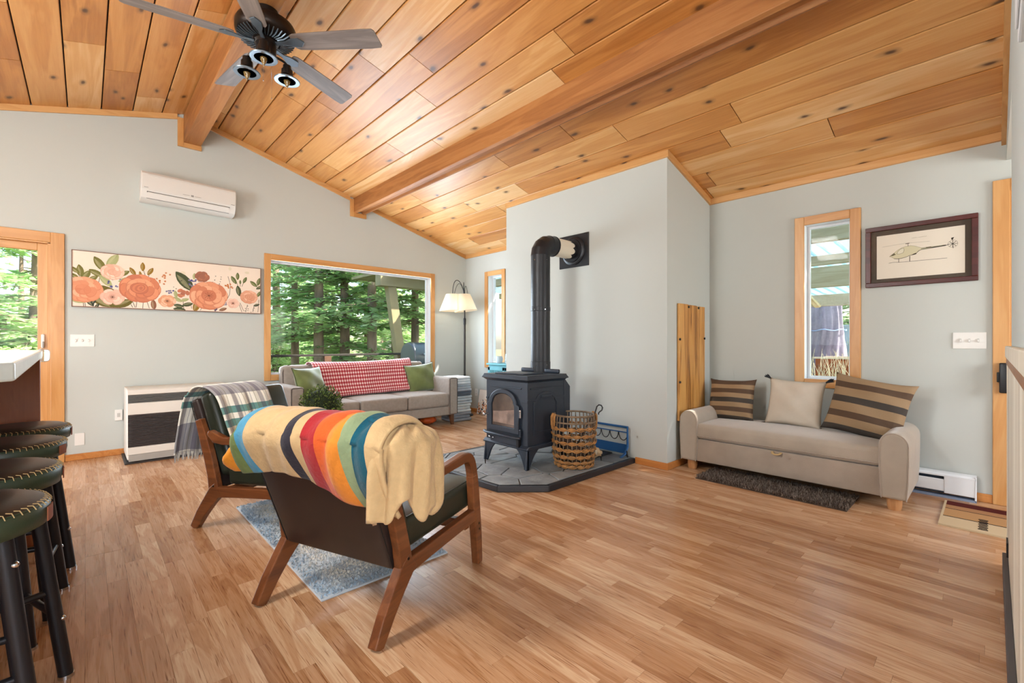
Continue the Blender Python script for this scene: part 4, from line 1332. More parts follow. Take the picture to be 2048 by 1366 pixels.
for a in (-1, 1):
    for b in (-1, 1):
        m_ = MB(); m_.cyl((-.012, a * .185, b * .16), (-.016, a * .185, b * .16), .006, n=8); m_.build('screw', BLACK, wt_)
# screws on the pipe
for z_, a in ((.07, 200), (.07, 260), (.615, 190), (.615, 250), (1.10, 190), (1.10, 260)):
    m_ = MB(); d = Vector((math.cos(R(a)), math.sin(R(a)), 0)); m_.cyl(d * (pr + .001) + Vector((0, 0, z_)), d * (pr + .007) + Vector((0, 0, z_)), .004, n=8); m_.build('screw', CHROME, pipe)

# ------------------------------------------------------------------ woven basket and fire tools
bk = thing('woven_basket', 'open weave rattan basket standing on the hearth', 'basket', (3.20, 2.585, HZ), R(10))
RAT = pm('rattan', '#a3733f', .6, var=.3, vscale=30)
RATD = pm('rattan_grey', '#77644f', .6, var=.3, vscale=30)
def bR(z): return .168 + .028 * math.sin(PI * min(1, z / .46) * .8) 
NS = 30
for i in range(NS):
    a = 2 * PI * i / NS
    m_ = MB(); m_.tube([((bR(z) - .006) * math.cos(a), (bR(z) - .006) * math.sin(a), z) for z in (.0, .1, .2, .3, .4, .455)], .0055, 6); m_.build('stake', RATD, bk, smooth=True)
for k, z in enumerate((.02, .055, .105, .165, .225, .285, .345)):
    for ph in (0, 1):
        m_ = MB(); n_ = 120
        P = []
        for i in range(n_):
            a = 2 * PI * i / n_
            w_ = math.sin(a * NS / 4 + ph * PI + k * PI / 2)
            P.append(((bR(z) + .006 * math.cos(a * NS / 4 + ph * PI)) * math.cos(a), (bR(z) + .006 * math.cos(a * NS / 4 + ph * PI)) * math.sin(a), z + .013 * w_))
        m_.tube(P, .0055, 6, closed=True, flat=.9); m_.build('weaver', RAT, bk, smooth=True)
    # fat knots between crossings
    m_ = MB()
    for j in range(NS // 2):
        a = 2 * PI * (j + .5 + .5 * (k % 2)) / (NS / 2)
        mt = Matrix.Rotation(a, 4, 'Z') @ Matrix.Translation((bR(z) + .003, 0, z))
        m_.ball((0, 0, 0), .006, .026, .0095, 8, 6, m=mt)
    m_.build('band', RAT, bk, smooth=True)
m_ = MB(); m_.tube([(bR(.4) * math.cos(2 * PI * i / 60), bR(.4) * math.sin(2 * PI * i / 60), .40) for i in range(60)], .008, 6, closed=True); m_.build('weaver', RATD, bk, smooth=True)
m_ = MB(); m_.tube([((bR(.46) - .006) * math.cos(2 * PI * i / 60), (bR(.46) - .006) * math.sin(2 * PI * i / 60), .457) for i in range(60)], .009, 6, closed=True); m_.build('rim', RATD, bk, smooth=True)
for a in (R(140), R(-40)):
    m_ = MB()
    for j in range(9):
        t = a + R(rs.uniform(-13, 13)); r_ = bR(.45) + .006
        m_.tube([(r_ * math.cos(t), r_ * math.sin(t), .47), ((r_ + .018) * math.cos(t + .05), (r_ + .018) * math.sin(t + .05), .44), ((r_ + .014) * math.cos(t), (r_ + .014) * math.sin(t), .36 + rs.uniform(-.03, .03))], .008, 6)
    m_.build('handle_wrap', RAT, bk, smooth=True)
m_ = MB(); m_.lathe([(.001, .004), (.16, .004), (.165, .012), (.001, .014)], 30); m_.build('basket_bottom', RAT, bk, smooth=True)
for i in range(3):
    t_ = thing('firewood_log', ['split log standing in the basket by the rim', 'bark log lying at the bottom of the basket', 'pale split log in the middle of the basket'][i], 'log', (3.20, 2.585, HZ + .02), i * 1.1, 'logs in the basket')
    m_ = MB(); mt = Matrix.Translation((.02 * i, -.03 + .03 * i, .05 + .055 * i)) @ Matrix.Rotation(R(70 - 10 * i), 4, 'Y')
    m_.lathe([(.001, -.11), (.045, -.11), (.048, 0), (.044, .11), (.001, .11)], 9, m=mt); m_.build('log_bark', pm('bark', '#4a3a30', .9, var=.3, bump=.5, bscale=40), t_)
pk_ = thing('fire_poker', 'black iron poker with crook handle leaning in the basket', 'poker', (3.20, 2.585, HZ))
m_ = MB()
rg2 = Vector((.728, -.685, 0))
P = [Vector((0, 0, .03)) - rg2 * .05, Vector((0, 0, .42)) + rg2 * .150, Vector((0, 0, .455)) + rg2 * .185, Vector((0, 0, .50)) + rg2 * .200]
crook = [(.200, .50), (.207, .525), (.225, .54), (.247, .535), (.258, .515), (.252, .492), (.232, .478), (.222, .465), (.222, .452)]
m_.tube([(p.x, p.y, p.z) for p in P] + [(rg2.x * a, rg2.y * a, b) for a, b in crook[1:]], .006, 8); m_.build('poker_rod', BLACK, pk_, smooth=True)

rk = thing('log_rack', 'black iron log rack with looped end frames on the hearth', 'log rack', (3.60, 2.62, HZ))
def endframe(y, par):
    # frame in the x-z plane
    H_, W_ = .26, .20
    m_ = MB()
    m_.tube([(-W_, y, .0), (-W_, y, H_), (W_, y, H_), (W_, y, .12), (W_ - .03, y, .02), (W_ - .08, y, .01), (-W_, y, .01)], .011, 6)
    f_ = m_.build('end_frame', BLACK, par)
    m_ = MB(); m_.tube([(-W_, y, H_ - .045), (W_, y, H_ - .045)], .006, 6); m_.build('cross_bar', BLACK, f_)
    for k in range(3):
        xa = -W_ + .02 + k * .125
        m_ = MB(); m_.tube([(xa, y, H_ - .045), (xa + .012, y, H_ - .11), (xa + .055, y, H_ - .15), (xa + .098, y, H_ - .11), (xa + .11, y, H_ - .045)], .004, 6); m_.build('scallop', BLACK, f_)
# back rail lies along the wall (y-z plane)
RB = pm('blue_lit_iron', '#24598f', .35, metal=.3)  # black iron; the blue light cast on it is put into the colour
m_ = MB(); m_.tube([(.19, .20, .0), (.19, .20, .285), (.19, -.215, .285), (.19, -.215, .10), (.17, -.20, .03), (.12, -.18, .0)], .013, 6); bf = m_.build('back_frame', RB, rk, smooth=True)
m_ = MB(); m_.tube([(.19, .20, .235), (.19, -.215, .235)], .006, 6); m_.build('cross_bar', RB, bf)
for k in range(4):
    ya = .19 - k * .102
    m_ = MB(); m_.tube(bez((.19, ya, .235), (.19, ya - .005, .13), (.19, ya - .095, .13), (.19, ya - .10, .235), 10), .004, 6); m_.build('scallop', BLACK, bf, smooth=True)
m_ = MB(); m_.box(.185, .192, -.20, .20, .03, .12); m_.build('back_plate', RB, bf)
m_ = MB(); m_.tube([(-.19, .20, .0), (-.17, .20, .245), (-.17, -.02, .245), (-.15, -.05, .0)], .012, 6); ff_ = m_.build('front_frame', BLACK, rk, smooth=True)
m_ = MB(); m_.tube([(-.17, .20, .185), (-.165, -.03, .185)], .006, 6); m_.tube([(-.17, .20, .115), (-.163, -.035, .115)], .006, 6); m_.build('cross_bar', BLACK, ff_)
m_ = MB(); m_.box(-.19, .19, -.04, .20, .006, .016); m_.box(-.18, -.172, -.04, .20, .01, .08); m_.build('tray', BLACK, rk)
m_ = MB(); m_.tube([(.19, -.215, .02), (.15, -.24, .012), (.13, -.245, .03), (.135, -.245, .06), (.125, -.245, .075)], .006, 6); m_.build('scroll_foot', BLACK, rk, smooth=True)
for i in range(2):
    t_ = thing('kindling', ['split kindling stick lying in the log rack', 'second split kindling stick on top in the log rack'][i], 'kindling', (3.56, 2.60 - .02 * i, HZ + .018 + .028 * i), R(15 + 25 * i), 'kindling in the log rack')
    m_ = MB(); m_.prism([(-.02, 0), (.025, .002), (.01, .03), (-.015, .026)], -.11, .11, 'x'); m_.build('kindling_wood', wood('split_wood', [(0.2, '#8a6a4c'), (0.6, '#c9ab84'), (0.9, '#e0cba8')], 'x', 40, .8), t_)

# ------------------------------------------------------------------ nook behind the stove
TEALM = pm('teal_paint', '#5ba0aa', .5, var=.06, vscale=10)
tcab = thing('louvered_cabinet', 'small teal painted cabinet with slatted front under the narrow window', 'cabinet', (4.50, 4.72, 0))
m_ = MB(); m_.box(-.18, .20, -.37, .37, .06, .83); m_.build('cabinet_body', TEALM, tcab, bevel=.004)
m_ = MB(); m_.box(-.21, .205, -.39, .39, .83, .856); m_.build('cabinet_top', TEALM, tcab, bevel=.005)
for d_ in (-1, 1):
    m_ = MB(); ya, yb = sorted((d_ * .005, d_ * .365))
    m_.box(-.20, -.18, ya, ya + .045, .09, .80); m_.box(-.20, -.18, yb - .045, yb, .09, .80); m_.box(-.20, -.18, ya, yb, .755, .80); m_.box(-.20, -.18, ya, yb, .09, .14)
    f_ = m_.build('door', TEALM, tcab, bevel=.002)
    for k in range(9):
        y_ = ya + .06 + k * .029
        m_ = MB(); m_.box(-.197, -.183, y_, y_ + .014, .14, .755); m_.build('slat', TEALM, f_)
for y_ in (-.33, .33):
    for x_ in (-.14, .16):
        m_ = MB(); m_.box(x_ - .02, x_ + .02, y_ - .02, y_ + .02, 0, .06); m_.build('foot', TEALM, tcab)
cup = thing('enamel_cup', 'pale blue grey cup on the teal cabinet', 'cup', (4.40, 4.95, .857))
m_ = MB(); m_.lathe([(.001, 0), (.045, 0), (.048, .01), (.048, .10), (.044, .10), (.044, .012), (.001, .012)], 24); m_.build('cup_wall', pm('enamel', '#c5d0d6', .3), cup, smooth=True)
m_ = MB(); m_.tube(bez((.046, 0, .085), (.08, 0, .085), (.08, 0, .025), (.046, 0, .025), 8), .006, 8); m_.build('handle', pm('enamel_handle', '#c5d0d6', .3), cup, smooth=True)
jar = thing('glass_bottle', 'clear glass bottle beside the cup on the teal cabinet', 'bottle', (4.44, 4.80, .857))
CG = pm('clear_glass', '#e8eeee', .05); CG.node_tree.nodes['Principled BSDF'].inputs['Transmission Weight'].default_value = .9
m_ = MB(); m_.lathe([(.001, 0), (.042, 0), (.045, .02), (.045, .12), (.02, .16), (.017, .22), (.020, .225), (.001, .225)], 24); m_.build('bottle_glass', CG, jar, smooth=True)
m_ = MB(); m_.cyl((0, 0, .225), (0, 0, .245), .016, n=14); m_.build('stopper', WHITE, jar, smooth=True)

def poly_fan(mb, pts, x, col, fn):
    mb.col = col
    mb.add([fn(a, b, x) for a, b in pts], [tuple(range(len(pts)))])
lc = thing('leaning_canvas', 'small floral canvas leaning on the floor beside the stove', 'painting', (4.62, 5.54, 0))
lc.rotation_euler = (0, R(10), 0)
PRT = vcol('painted_canvas', .8)
m_ = MB(); m_.box(-.012, .012, -.19, .19, 0, .40); m_.build('stretcher', pm('wood_edge', '#8a6a4c', .7), lc)
m_ = MB(); fn = lambda a, b, x: (-.0125 - x, a, b)
poly_fan(m_, [(-.187, .003), (.187, .003), (.187, .397), (-.187, .397)], .0, lin('#e6d6c6'), fn)
rl = random.Random(2)
for k in range(120):
    a, b = rl.uniform(-.18, .18), rl.uniform(.01, .22 + .06 * math.sin(k))
    r_ = rl.uniform(.008, .03); an = rl.uniform(0, 3.14)
    pts = [(max(-.186, min(.186, a + r_ * math.cos(t) * math.cos(an) - .5 * r_ * math.sin(t) * math.sin(an))), max(.004, b + r_ * math.cos(t) * math.sin(an) + .5 * r_ * math.sin(t) * math.cos(an))) for t in [i * PI / 5 for i in range(10)]]
    poly_fan(m_, pts, .0002 + k * .000004, lin(rl.choice(['#c67a45', '#a45a35', '#3f3f44', '#d9a07a', '#5d5a50', '#b98c5a', '#efe2d2'])), fn)
m_.build('canvas_print', PRT, lc)
ol = thing('wall_outlet', 'small white outlet low on the wall by the leaning canvas', 'outlet', (XB, 5.88, .33))
m_ = MB(); m_.box(-.006, 0, -.036, .036, -.058, .058); m_.build('cover_plate', WHITE, ol, bevel=.002)
m_ = MB()
for z_ in (-.022, .022): m_.box(-.008, -.006, -.015, .015, z_ - .013, z_ + .013)
m_.build('socket', pm('socket_ivory', '#d5d2ca', .5), ol)
# ------------------------------------------------------------------ artwork data (metres from each picture's centre)
FL=[ ('peony',-0.747,-0.106,0.156),('pinkruffle',-0.530,0.089,0.099),('pinkopen',-0.530,-0.166,0.102),('rose',-0.311,-0.061,0.182),('peach',-0.085,-0.178,0.083),('bud',0.053,-0.084,0.064),('rust',0.232,0.117,0.075),('coral',0.295,-0.093,0.197),('pinkopen',0.534,-0.165,0.071),('rose2',0.701,-0.081,0.099) ]
LV=[ (-0.626,0.159,0.083,120,'olive'),(-0.530,0.199,0.088,60,'sage'),(-0.767,0.077,0.062,100,'olive'),(-0.726,0.035,0.062,60,'olive'),(-0.807,0.082,0.047,140,'olive'),(-0.820,0.026,0.047,160,'olive'),(-0.651,0.066,0.064,150,'olive'),(-0.439,0.084,0.052,35,'olive'),(-0.678,0.007,0.052,40,'olive'),(-0.291,0.169,0.047,90,'ochre'),(-0.372,0.111,0.047,120,'ochre'),(-0.228,0.126,0.047,60,'ochre'),(-0.311,0.092,0.029,100,'ochre'),(-0.573,-0.112,0.114,155,'olivedk'),(-0.580,-0.007,0.073,130,'sage'),(-0.616,-0.200,0.125,145,'olivedk'),(-0.450,-0.228,0.093,25,'olivedk'),(-0.428,0.017,0.062,20,'sage'),(-0.793,-0.212,0.062,160,'sage'),(-0.702,-0.215,0.062,120,'dark'),(-0.668,-0.213,0.036,75,'dark'),(-0.647,-0.264,0.031,60,'dark'),(-0.457,-0.112,0.052,30,'dark'),(0.070,0.048,0.130,128,'darkgreen'),(0.157,0.115,0.036,85,'sage'),(0.582,0.157,0.044,90,'green'),(0.543,0.109,0.052,120,'green'),(0.658,0.118,0.042,65,'green'),(0.609,0.090,0.026,90,'green'),(0.592,-0.015,0.064,100,'darkgreen'),(0.752,0.081,0.050,140,'green'),(0.806,0.111,0.050,75,'green'),(0.814,0.042,0.042,30,'darkgreen'),(0.015,-0.224,0.047,170,'darkgreen'),(0.096,-0.205,0.052,15,'darkgreen'),(0.023,-0.263,0.057,175,'darkgreen'),(-0.201,-0.224,0.057,95,'brown'),(0.179,-0.212,0.078,75,'ochre'),(0.433,-0.242,0.042,20,'brown'),(0.363,-0.224,0.047,80,'purple'),(-0.010,-0.099,0.042,100,'sage'),(0.070,-0.156,0.042,20,'sage'),(0.007,-0.155,0.047,150,'sage'),(0.783,-0.173,0.036,20,'dark'),(0.808,-0.039,0.042,60,'green') ]
DT=[ ('blue',-0.498,-0.028,0.073,16),('blue',-0.060,-0.070,0.037,7),('blue',0.145,0.039,0.057,14),('blue',0.450,-0.173,0.036,8),('orange',-0.158,0.027,0.062,12),('orange',-0.093,0.089,0.047,8),('orange',0.500,0.044,0.047,14),('dark',0.377,0.093,0.062,7),('dark',0.007,0.016,0.073,6),('dark',0.716,-0.228,0.062,10) ]
ST=[ [(-0.637,-0.050),(-0.623,0.046),(-0.591,0.085)],[(-0.750,-0.014),(-0.777,0.030),(-0.800,0.074)],[(-0.747,-0.172),(-0.748,-0.209),(-0.743,-0.274)],[(-0.740,-0.190),(-0.730,-0.273)],[(-0.334,-0.113),(-0.338,-0.182),(-0.345,-0.262)],[(-0.372,-0.263),(-0.390,-0.225)],[(-0.353,-0.262),(-0.375,-0.195)],[(-0.237,-0.266),(-0.257,-0.192)],[(-0.291,-0.269),(-0.288,-0.209)],[(-0.545,-0.272),(-0.543,-0.234)],[(-0.566,-0.274),(-0.563,-0.235)],[(-0.284,0.130),(-0.268,0.072)],[(-0.372,0.101),(-0.353,0.063)],[(-0.229,0.121),(-0.249,0.054)],[(0.053,-0.141),(0.062,-0.261)],[(0.062,-0.219),(0.122,-0.195),(0.135,-0.247)],[(0.152,-0.256),(0.157,-0.150)],[(0.214,-0.264),(0.241,-0.209)],[(0.377,-0.245),(0.322,-0.226)],[(0.567,0.100),(0.582,0.057),(0.592,-0.021)],[(0.612,0.093),(0.607,0.036)],[(0.656,0.114),(0.626,0.038)],[(0.666,-0.264),(0.686,-0.173)],[(0.742,-0.261),(0.757,-0.180)],[(0.808,-0.108),(0.798,-0.258)],[(0.607,-0.155),(0.646,-0.254)],[(0.597,-0.166),(0.626,-0.266)],[(0.196,0.055),(0.218,0.083)],[(0.509,0.050),(0.483,0.147)],[(0.509,0.050),(0.500,-0.061),(0.471,-0.130)] ]
H_FRAME =[ (0.3232,0.2436),(-0.3300,0.2374),(-0.3255,-0.2501),(0.3244,-0.2440) ]
H_IN =[ (0.2904,0.2086),(-0.2956,0.2038),(-0.2941,-0.2255),(0.2896,-0.2083) ]
H_PAPER =[ (0.2542,0.1733),(-0.2592,0.1677),(-0.2562,-0.1847),(0.2542,-0.1804) ]
H_BODY =[ (0.1742,-0.0038),(0.1633,0.0065),(0.1451,0.0204),(0.1235,0.0407),(0.1020,0.0539),(0.0737,0.0635),(0.0457,0.0652),(0.0215,0.0586),(-0.0059,0.0443),(-0.0161,0.0382),(-0.1544,0.0405),(-0.1560,0.0345),(-0.0161,0.0236),(-0.0025,0.0174),(0.0095,0.0032),(0.0284,-0.0079),(0.0527,-0.0123),(0.0737,-0.0214),(0.1020,-0.0278),(0.1235,-0.0287),(0.1451,-0.0243),(0.1560,-0.0134) ]
H_WINDOW =[ (0.1288,0.0110),(0.1199,0.0332),(0.1020,0.0492),(0.0860,0.0515),(0.0836,0.0348),(0.0896,0.0147),(0.1091,0.0082) ]
H_NOSE =[ (0.1706,-0.0034),(0.1451,0.0204),(0.1342,0.0071),(0.1487,-0.0003) ]
H_BELLY =[ (0.0388,-0.0064),(0.0146,0.0039),(0.0095,-0.0060),(0.0284,-0.0102) ]
H_MAST =[ (0.0604,0.0846),(0.0604,0.0614) ]
H_BLADE1 =[ (0.2186,0.0798),(0.0772,0.0887),(0.0597,0.0877),(-0.0664,0.0824) ]
H_HUB =[ (0.0772,0.0859),(0.0509,0.0872),(0.0527,0.0834),(0.0737,0.0816) ]
H_SKID =[ (0.1779,-0.0564),(0.1523,-0.0531),(0.1235,-0.0568),(0.0492,-0.0581),(-0.1624,-0.0602) ]
H_LEG1 =[ (0.1163,-0.0282),(0.1170,-0.0562) ]
H_LEG2 =[ (0.0499,-0.0164),(0.0506,-0.0579) ]
H_BOOM =[ (-0.0161,0.0314),(-0.1608,0.0369),(-0.1736,0.0428) ]
H_FIN =[ (-0.1831,0.0875),(-0.2004,0.0911),(-0.1925,0.0749),(-0.1846,0.0740) ]
H_ROTC =[ (-0.1925,0.0420),(-0.1925,0.0705) ]
H_TITLE =[ (0.0370,0.1246),(-0.0498,0.1213) ]
H_MARK =[ (-0.0447,0.0361),(-0.0731,0.0376) ]
# ------------------------------------------------------------------ floral canvas
fp = thing('floral_canvas', 'long cream canvas of coral roses and leaves on the wall', 'painting', (.727, YA, 1.783))
FW, FH = .83, .2775
EDG = pm('canvas_edge_wood', '#7d5a48', .6)
for q in ((-FW, FW, FH - .006, FH), (-FW, FW, -FH, -FH + .006), (-FW, -FW + .006, -FH + .006, FH - .006), (FW - .006, FW, -FH + .006, FH - .006)):
    m_ = MB(); m_.box(q[0], q[1], -.042, 0, q[2], q[3]); m_.build('frame_strip', EDG, fp)
m_ = MB(); m_.box(-FW + .006, FW - .006, -.036, -.004, -FH + .006, FH - .006); m_.build('canvas', pm('canvas_cream', '#ecddcc', .85, var=.04, vscale=3), fp)
AC_ = {'olive': '#77743f', 'sage': '#aaae7c', 'ochre': '#93712c', 'olivedk': '#6d6434', 'dark': '#3c4238', 'darkgreen': '#4d563c', 'green': '#646f42', 'brown': '#8d5f4a', 'purple': '#6a5468', 'blue': '#3f4585', 'orange': '#bf6a2a'}
m_ = MB(); layer = [0]
XM, ZM = FW - .007, FH - .007
def put(pts, col):
    layer[0] += 1
    y = -.0362 - layer[0] * .0000022
    m_.col = col
    pts = [(max(-XM, min(XM, a)), max(-ZM, min(ZM, b))) for a, b in pts]
    m_.add([(a, y, b) for a, b in pts], [tuple(range(len(pts)))])
def ell(cx, cz, a, b, rot=0, n=14, sharp=0.0):
    out = []
    for i in range(n):
        t = 2 * PI * i / n
        x, z = a * math.cos(t), b * math.sin(t) * (1 - sharp * abs(math.cos(t)) ** 3)
        out.append((cx + x * math.cos(rot) - z * math.sin(rot), cz + x * math.sin(rot) + z * math.cos(rot)))
    return out
def stroke(pts, w, col):
    put(ribbon(pts, w), col)
ra = random.Random(31)
for i in range(9):
    put(ell(ra.uniform(-.75, .75), ra.uniform(.05, .24), ra.uniform(.015, .04), ra.uniform(.012, .025)), mixc(lin('#efe0cb'), lin('#b9b98c'), .3))
for s in ST: stroke(s, .0045, lin('#4c463a'))
for x, z, r_, a, cn in LV:
    c = lin(AC_[cn]); rt = R(a)
    put(ell(x, z, r_, r_ * .42, rt, 16, .55), c)
    put(ell(x + .1 * r_ * math.cos(rt + 1.5), z + .1 * r_ * math.sin(rt + 1.5), r_ * .75, r_ * .17, rt, 12, .6), mixc(c, lin('#d8d2a8'), .28))
    stroke([(x - r_ * .9 * math.cos(rt), z - r_ * .9 * math.sin(rt)), (x + r_ * .9 * math.cos(rt), z + r_ * .9 * math.sin(rt))], .002, mixc(c, (0, 0, 0), .3))
for cn, x, z, r_, k in DT:
    for i in range(k):
        a, q = ra.uniform(0, 6.28), r_ * math.sqrt(ra.random())
        put(ell(x + q * math.cos(a), z + .8 * q * math.sin(a), .010 if cn != 'dark' else .006, .009 if cn != 'dark' else .005, ra.uniform(0, 3), 8), mixc(lin(AC_[cn]), lin('#efe0cb'), ra.uniform(0, .3)))
PAL = {'peony': ('#c9673c', '#e09066', '#f0b896'), 'pinkruffle': ('#d99a80', '#ecc0a8', '#f6dccb'), 'pinkopen': ('#d69a86', '#edc0ab', '#f5d9c8'), 'rose': ('#b04a24', '#d87648', '#eda97e'), 'peach': ('#cf7c52', '#e6a67e', '#f2c9ac'), 'bud': ('#9c4426', '#bf6038', '#d8895c'), 'rust': ('#7c3414', '#a34c22', '#bd6c38'), 'coral': ('#c05a30', '#de8458', '#f0b48e'), 'rose2': ('#cb7a56', '#e6a684', '#f3ccb2')}
for kind, x, z, r_ in FL:
    cs = [mixc(lin(c), lin('#e9d6c0'), .16) for c in PAL[kind]]
    n = 9 if kind in ('rose', 'coral', 'peony', 'pinkruffle', 'rose2') else 6
    if kind == 'bud': n = 3
    fl_ = .80
    for ringk, (rad_, pr_, nn) in enumerate(((.66, .40, n), (.42, .34, n - 1), (.2, .24, max(3, n - 3)))):
        for i in range(nn):
            a = 2 * PI * (i + .37 * ringk + ra.uniform(-.12, .12)) / nn
            cx, cz = x + r_ * rad_ * math.cos(a), z + r_ * rad_ * math.sin(a) * fl_
            base = mixc(cs[1], cs[ra.choice([0, 2])], ra.uniform(.1, .7))
            if ringk == 2: base = mixc(cs[0], cs[1], ra.uniform(0, .5))
            put(ell(cx, cz, r_ * pr_ * 1.05, r_ * pr_ * .74, a + PI / 2, 14), mixc(cs[0], base, .35))
            put(ell(cx + .02 * r_, cz + .03 * r_, r_ * pr_ * .92, r_ * pr_ * .62, a + PI / 2, 14), base)
            stroke([(cx - r_ * .2 * math.cos(a), cz - r_ * .16 * math.sin(a)), (cx + r_ * pr_ * .5 * math.cos(a), cz + r_ * pr_ * .4 * math.sin(a))], .002, mixc(cs[0], base, .4))
    if kind in ('rose', 'rose2', 'rust'):
        for k in range(5):
            q = r_ * (.42 - .08 * k)
            put(ell(x - .05 * r_ + .02 * r_ * k, z + .02 * r_, q, q * .75, .3 * k), mixc(cs[0], cs[1], .15 + .55 * (k % 2)))
    elif kind in ('pinkopen', 'peach', 'coral'):
        for i in range(10):
            a = 2 * PI * i / 10; stroke([(x, z), (x + .22 * r_ * math.cos(a), z + .2 * r_ * math.sin(a))], .0025, lin('#5b3428'))
m_.build('floral_print', PRT, fp)

# ------------------------------------------------------------------ framed helicopter drawing
hp = thing('framed_drawing', 'framed ink drawing of a helicopter in dark red wood', 'picture', (XB, .396, 1.85))
FRM = wood('mahogany_frame', [(0.2, '#34120f'), (0.5, '#4d1c18'), (0.8, '#612822')], 'y', 40, .35, bump=.02)
hw_, hh_, fw_ = .326, .245, .035
for q in ((-hw_, hw_, hh_ - fw_, hh_), (-hw_, hw_, -hh_, -hh_ + fw_), (-hw_, -hw_ + fw_, -hh_ + fw_, hh_ - fw_), (hw_ - fw_, hw_, -hh_ + fw_, hh_ - fw_)):
    m_ = MB(); m_.box(-.032, 0, q[0], q[1], q[2], q[3]); m_.build('frame_rail', FRM, hp, bevel=.004)
m_ = MB(); m_.box(-.012, 0, -hw_ + fw_, hw_ - fw_, -hh_ + fw_, hh_ - fw_); m_.build('mat_board', pm('brown_mat_board', '#4d4032', .7), hp)
m_ = MB(); m_.box(-.013, -.0122, -.257, .254, -.180, .171); m_.build('drawing_paper', pm('ivory_paper', '#e4dbcb', .8), hp)
m_ = MB(); layer = [0]
def puth(pts, col):
    layer[0] += 1; x = -.0131 - layer[0] * .00001
    m_.col = col; m_.add([(x, a, b) for a, b in pts], [tuple(range(len(pts)))])
INK, PALE, MID = lin('#3a352c'), lin('#d3ccab'), lin('#6f6852')
def line(pts, w=.002, col=INK): puth(ribbon(pts, w), col)
puth(H_BODY, PALE); line(H_BODY + H_BODY[:1], .0016, MID)
puth(H_WINDOW, lin('#ddd8c4')); line(H_WINDOW + H_WINDOW[:1], .0022, MID)
puth(H_NOSE, MID); puth(H_BELLY, INK); puth(H_HUB, INK); puth(H_FIN, INK)
line(H_MAST, .003); line(H_BLADE1, .0012, MID); line(H_SKID, .0025); line(H_LEG1, .003); line(H_LEG2, .004); line(H_BOOM, .004)
line(H_BODY[11:21], .0035, INK)
cc = H_ROTC[0]
for i in range(24):
    a, b = 2 * PI * i / 24, 2 * PI * (i + 1) / 24
    line([(cc[0] + .027 * math.cos(a), cc[1] + .027 * math.sin(a)), (cc[0] + .027 * math.cos(b), cc[1] + .027 * math.sin(b))], .0016, MID)
for i in range(8):
    a = PI * i / 4; line([cc, (cc[0] + .025 * math.cos(a), cc[1] + .025 * math.sin(a))], .003)
line([cc, (cc[0] - .002, cc[1] - .034)], .003); line([(cc[0], cc[1] + .027), (cc[0] + .004, cc[1] + .036)], .004)
for i in range(14):
    u = i / 14; y_ = H_TITLE[0][0] + (H_TITLE[1][0] - H_TITLE[0][0]) * u
    if i == 5: continue
    line([(y_, .1225), (y_ - .004, .1225 + .003 * (i % 2))], .004, lin('#b5ab95'))
line(H_MARK, .006, MID)
m_.build('ink_drawing', PRT, hp)
m_ = MB(); m_.box(-.022, -.020, -hw_ + fw_, hw_ - fw_, -hh_ + fw_, hh_ - fw_); m_.build('picture_glass', glass_pane('picture_glass', refl=.012), hp)

# ------------------------------------------------------------------ switches and outlets
def switch(name, label, loc, axis, gang, cat='light switch', w=None):
    r = thing(name, label, cat, loc)
    W_ = w or (.045 * gang + .04)
    def B(mb, a0, a1, d0, d1, z0, z1):
        if axis == 'y': mb.box(a0, a1, -d1, -d0, z0, z1)
        else: mb.box(-d1, -d0, a0, a1, z0, z1)
    m_ = MB(); B(m_, -W_ / 2, W_ / 2, 0, .006, -.060, .060); m_.build('cover_plate', WHITE, r, bevel=.002)
    for k in range(gang):
        a = (k - (gang - 1) / 2) * .046
        m_ = MB()
        B(m_, a - .005, a + .005, .006, .010, -.013, .013)
        f_ = m_.build('toggle_slot', pm('toggle_grey', '#bdb9b2', .5), r)
        m_ = MB(); B(m_, a - .004, a + .004, .006, .018, -.004 - .006, .006 - .006 + .008); m_.build('toggle', WHITE, f_)
    return r
switch('light_switch', 'triple light switch under the floral canvas', (-.025, YA, 1.175), 'y', 3)
switch('light_switch', 'triple light switch under the framed helicopter drawing', (XB, .117, 1.168), 'x', 3)
r_ = thing('blank_plate', 'blank white cover plate low on the wall near the stools', 'cover plate', (-.045, YA, .202)); m_ = MB(); m_.box(-.036, .036, -.006, 0, -.060, .060); m_.build('plate', WHITE, r_, bevel=.002)
m_ = MB(); m_.cyl((0, -.006, .04), (0, -.0075, .04), .003, n=8); m_.cyl((0, -.006, -.04), (0, -.0075, -.04), .003, n=8); m_.build('screw', WHITE, r_)
r_ = thing('thermostat_plate', 'slim white control plate on the wall beside the furnace', 'cover plate', (.245, YA, .41)); m_ = MB(); m_.box(-.03, .03, -.02, 0, -.055, .055); m_.build('plate', WHITE, r_, bevel=.003)
m_ = MB(); m_.box(-.012, .012, -.023, -.02, -.02, .02); m_.build('dial', pm('dial_grey', '#b9b6b0', .5), r_)

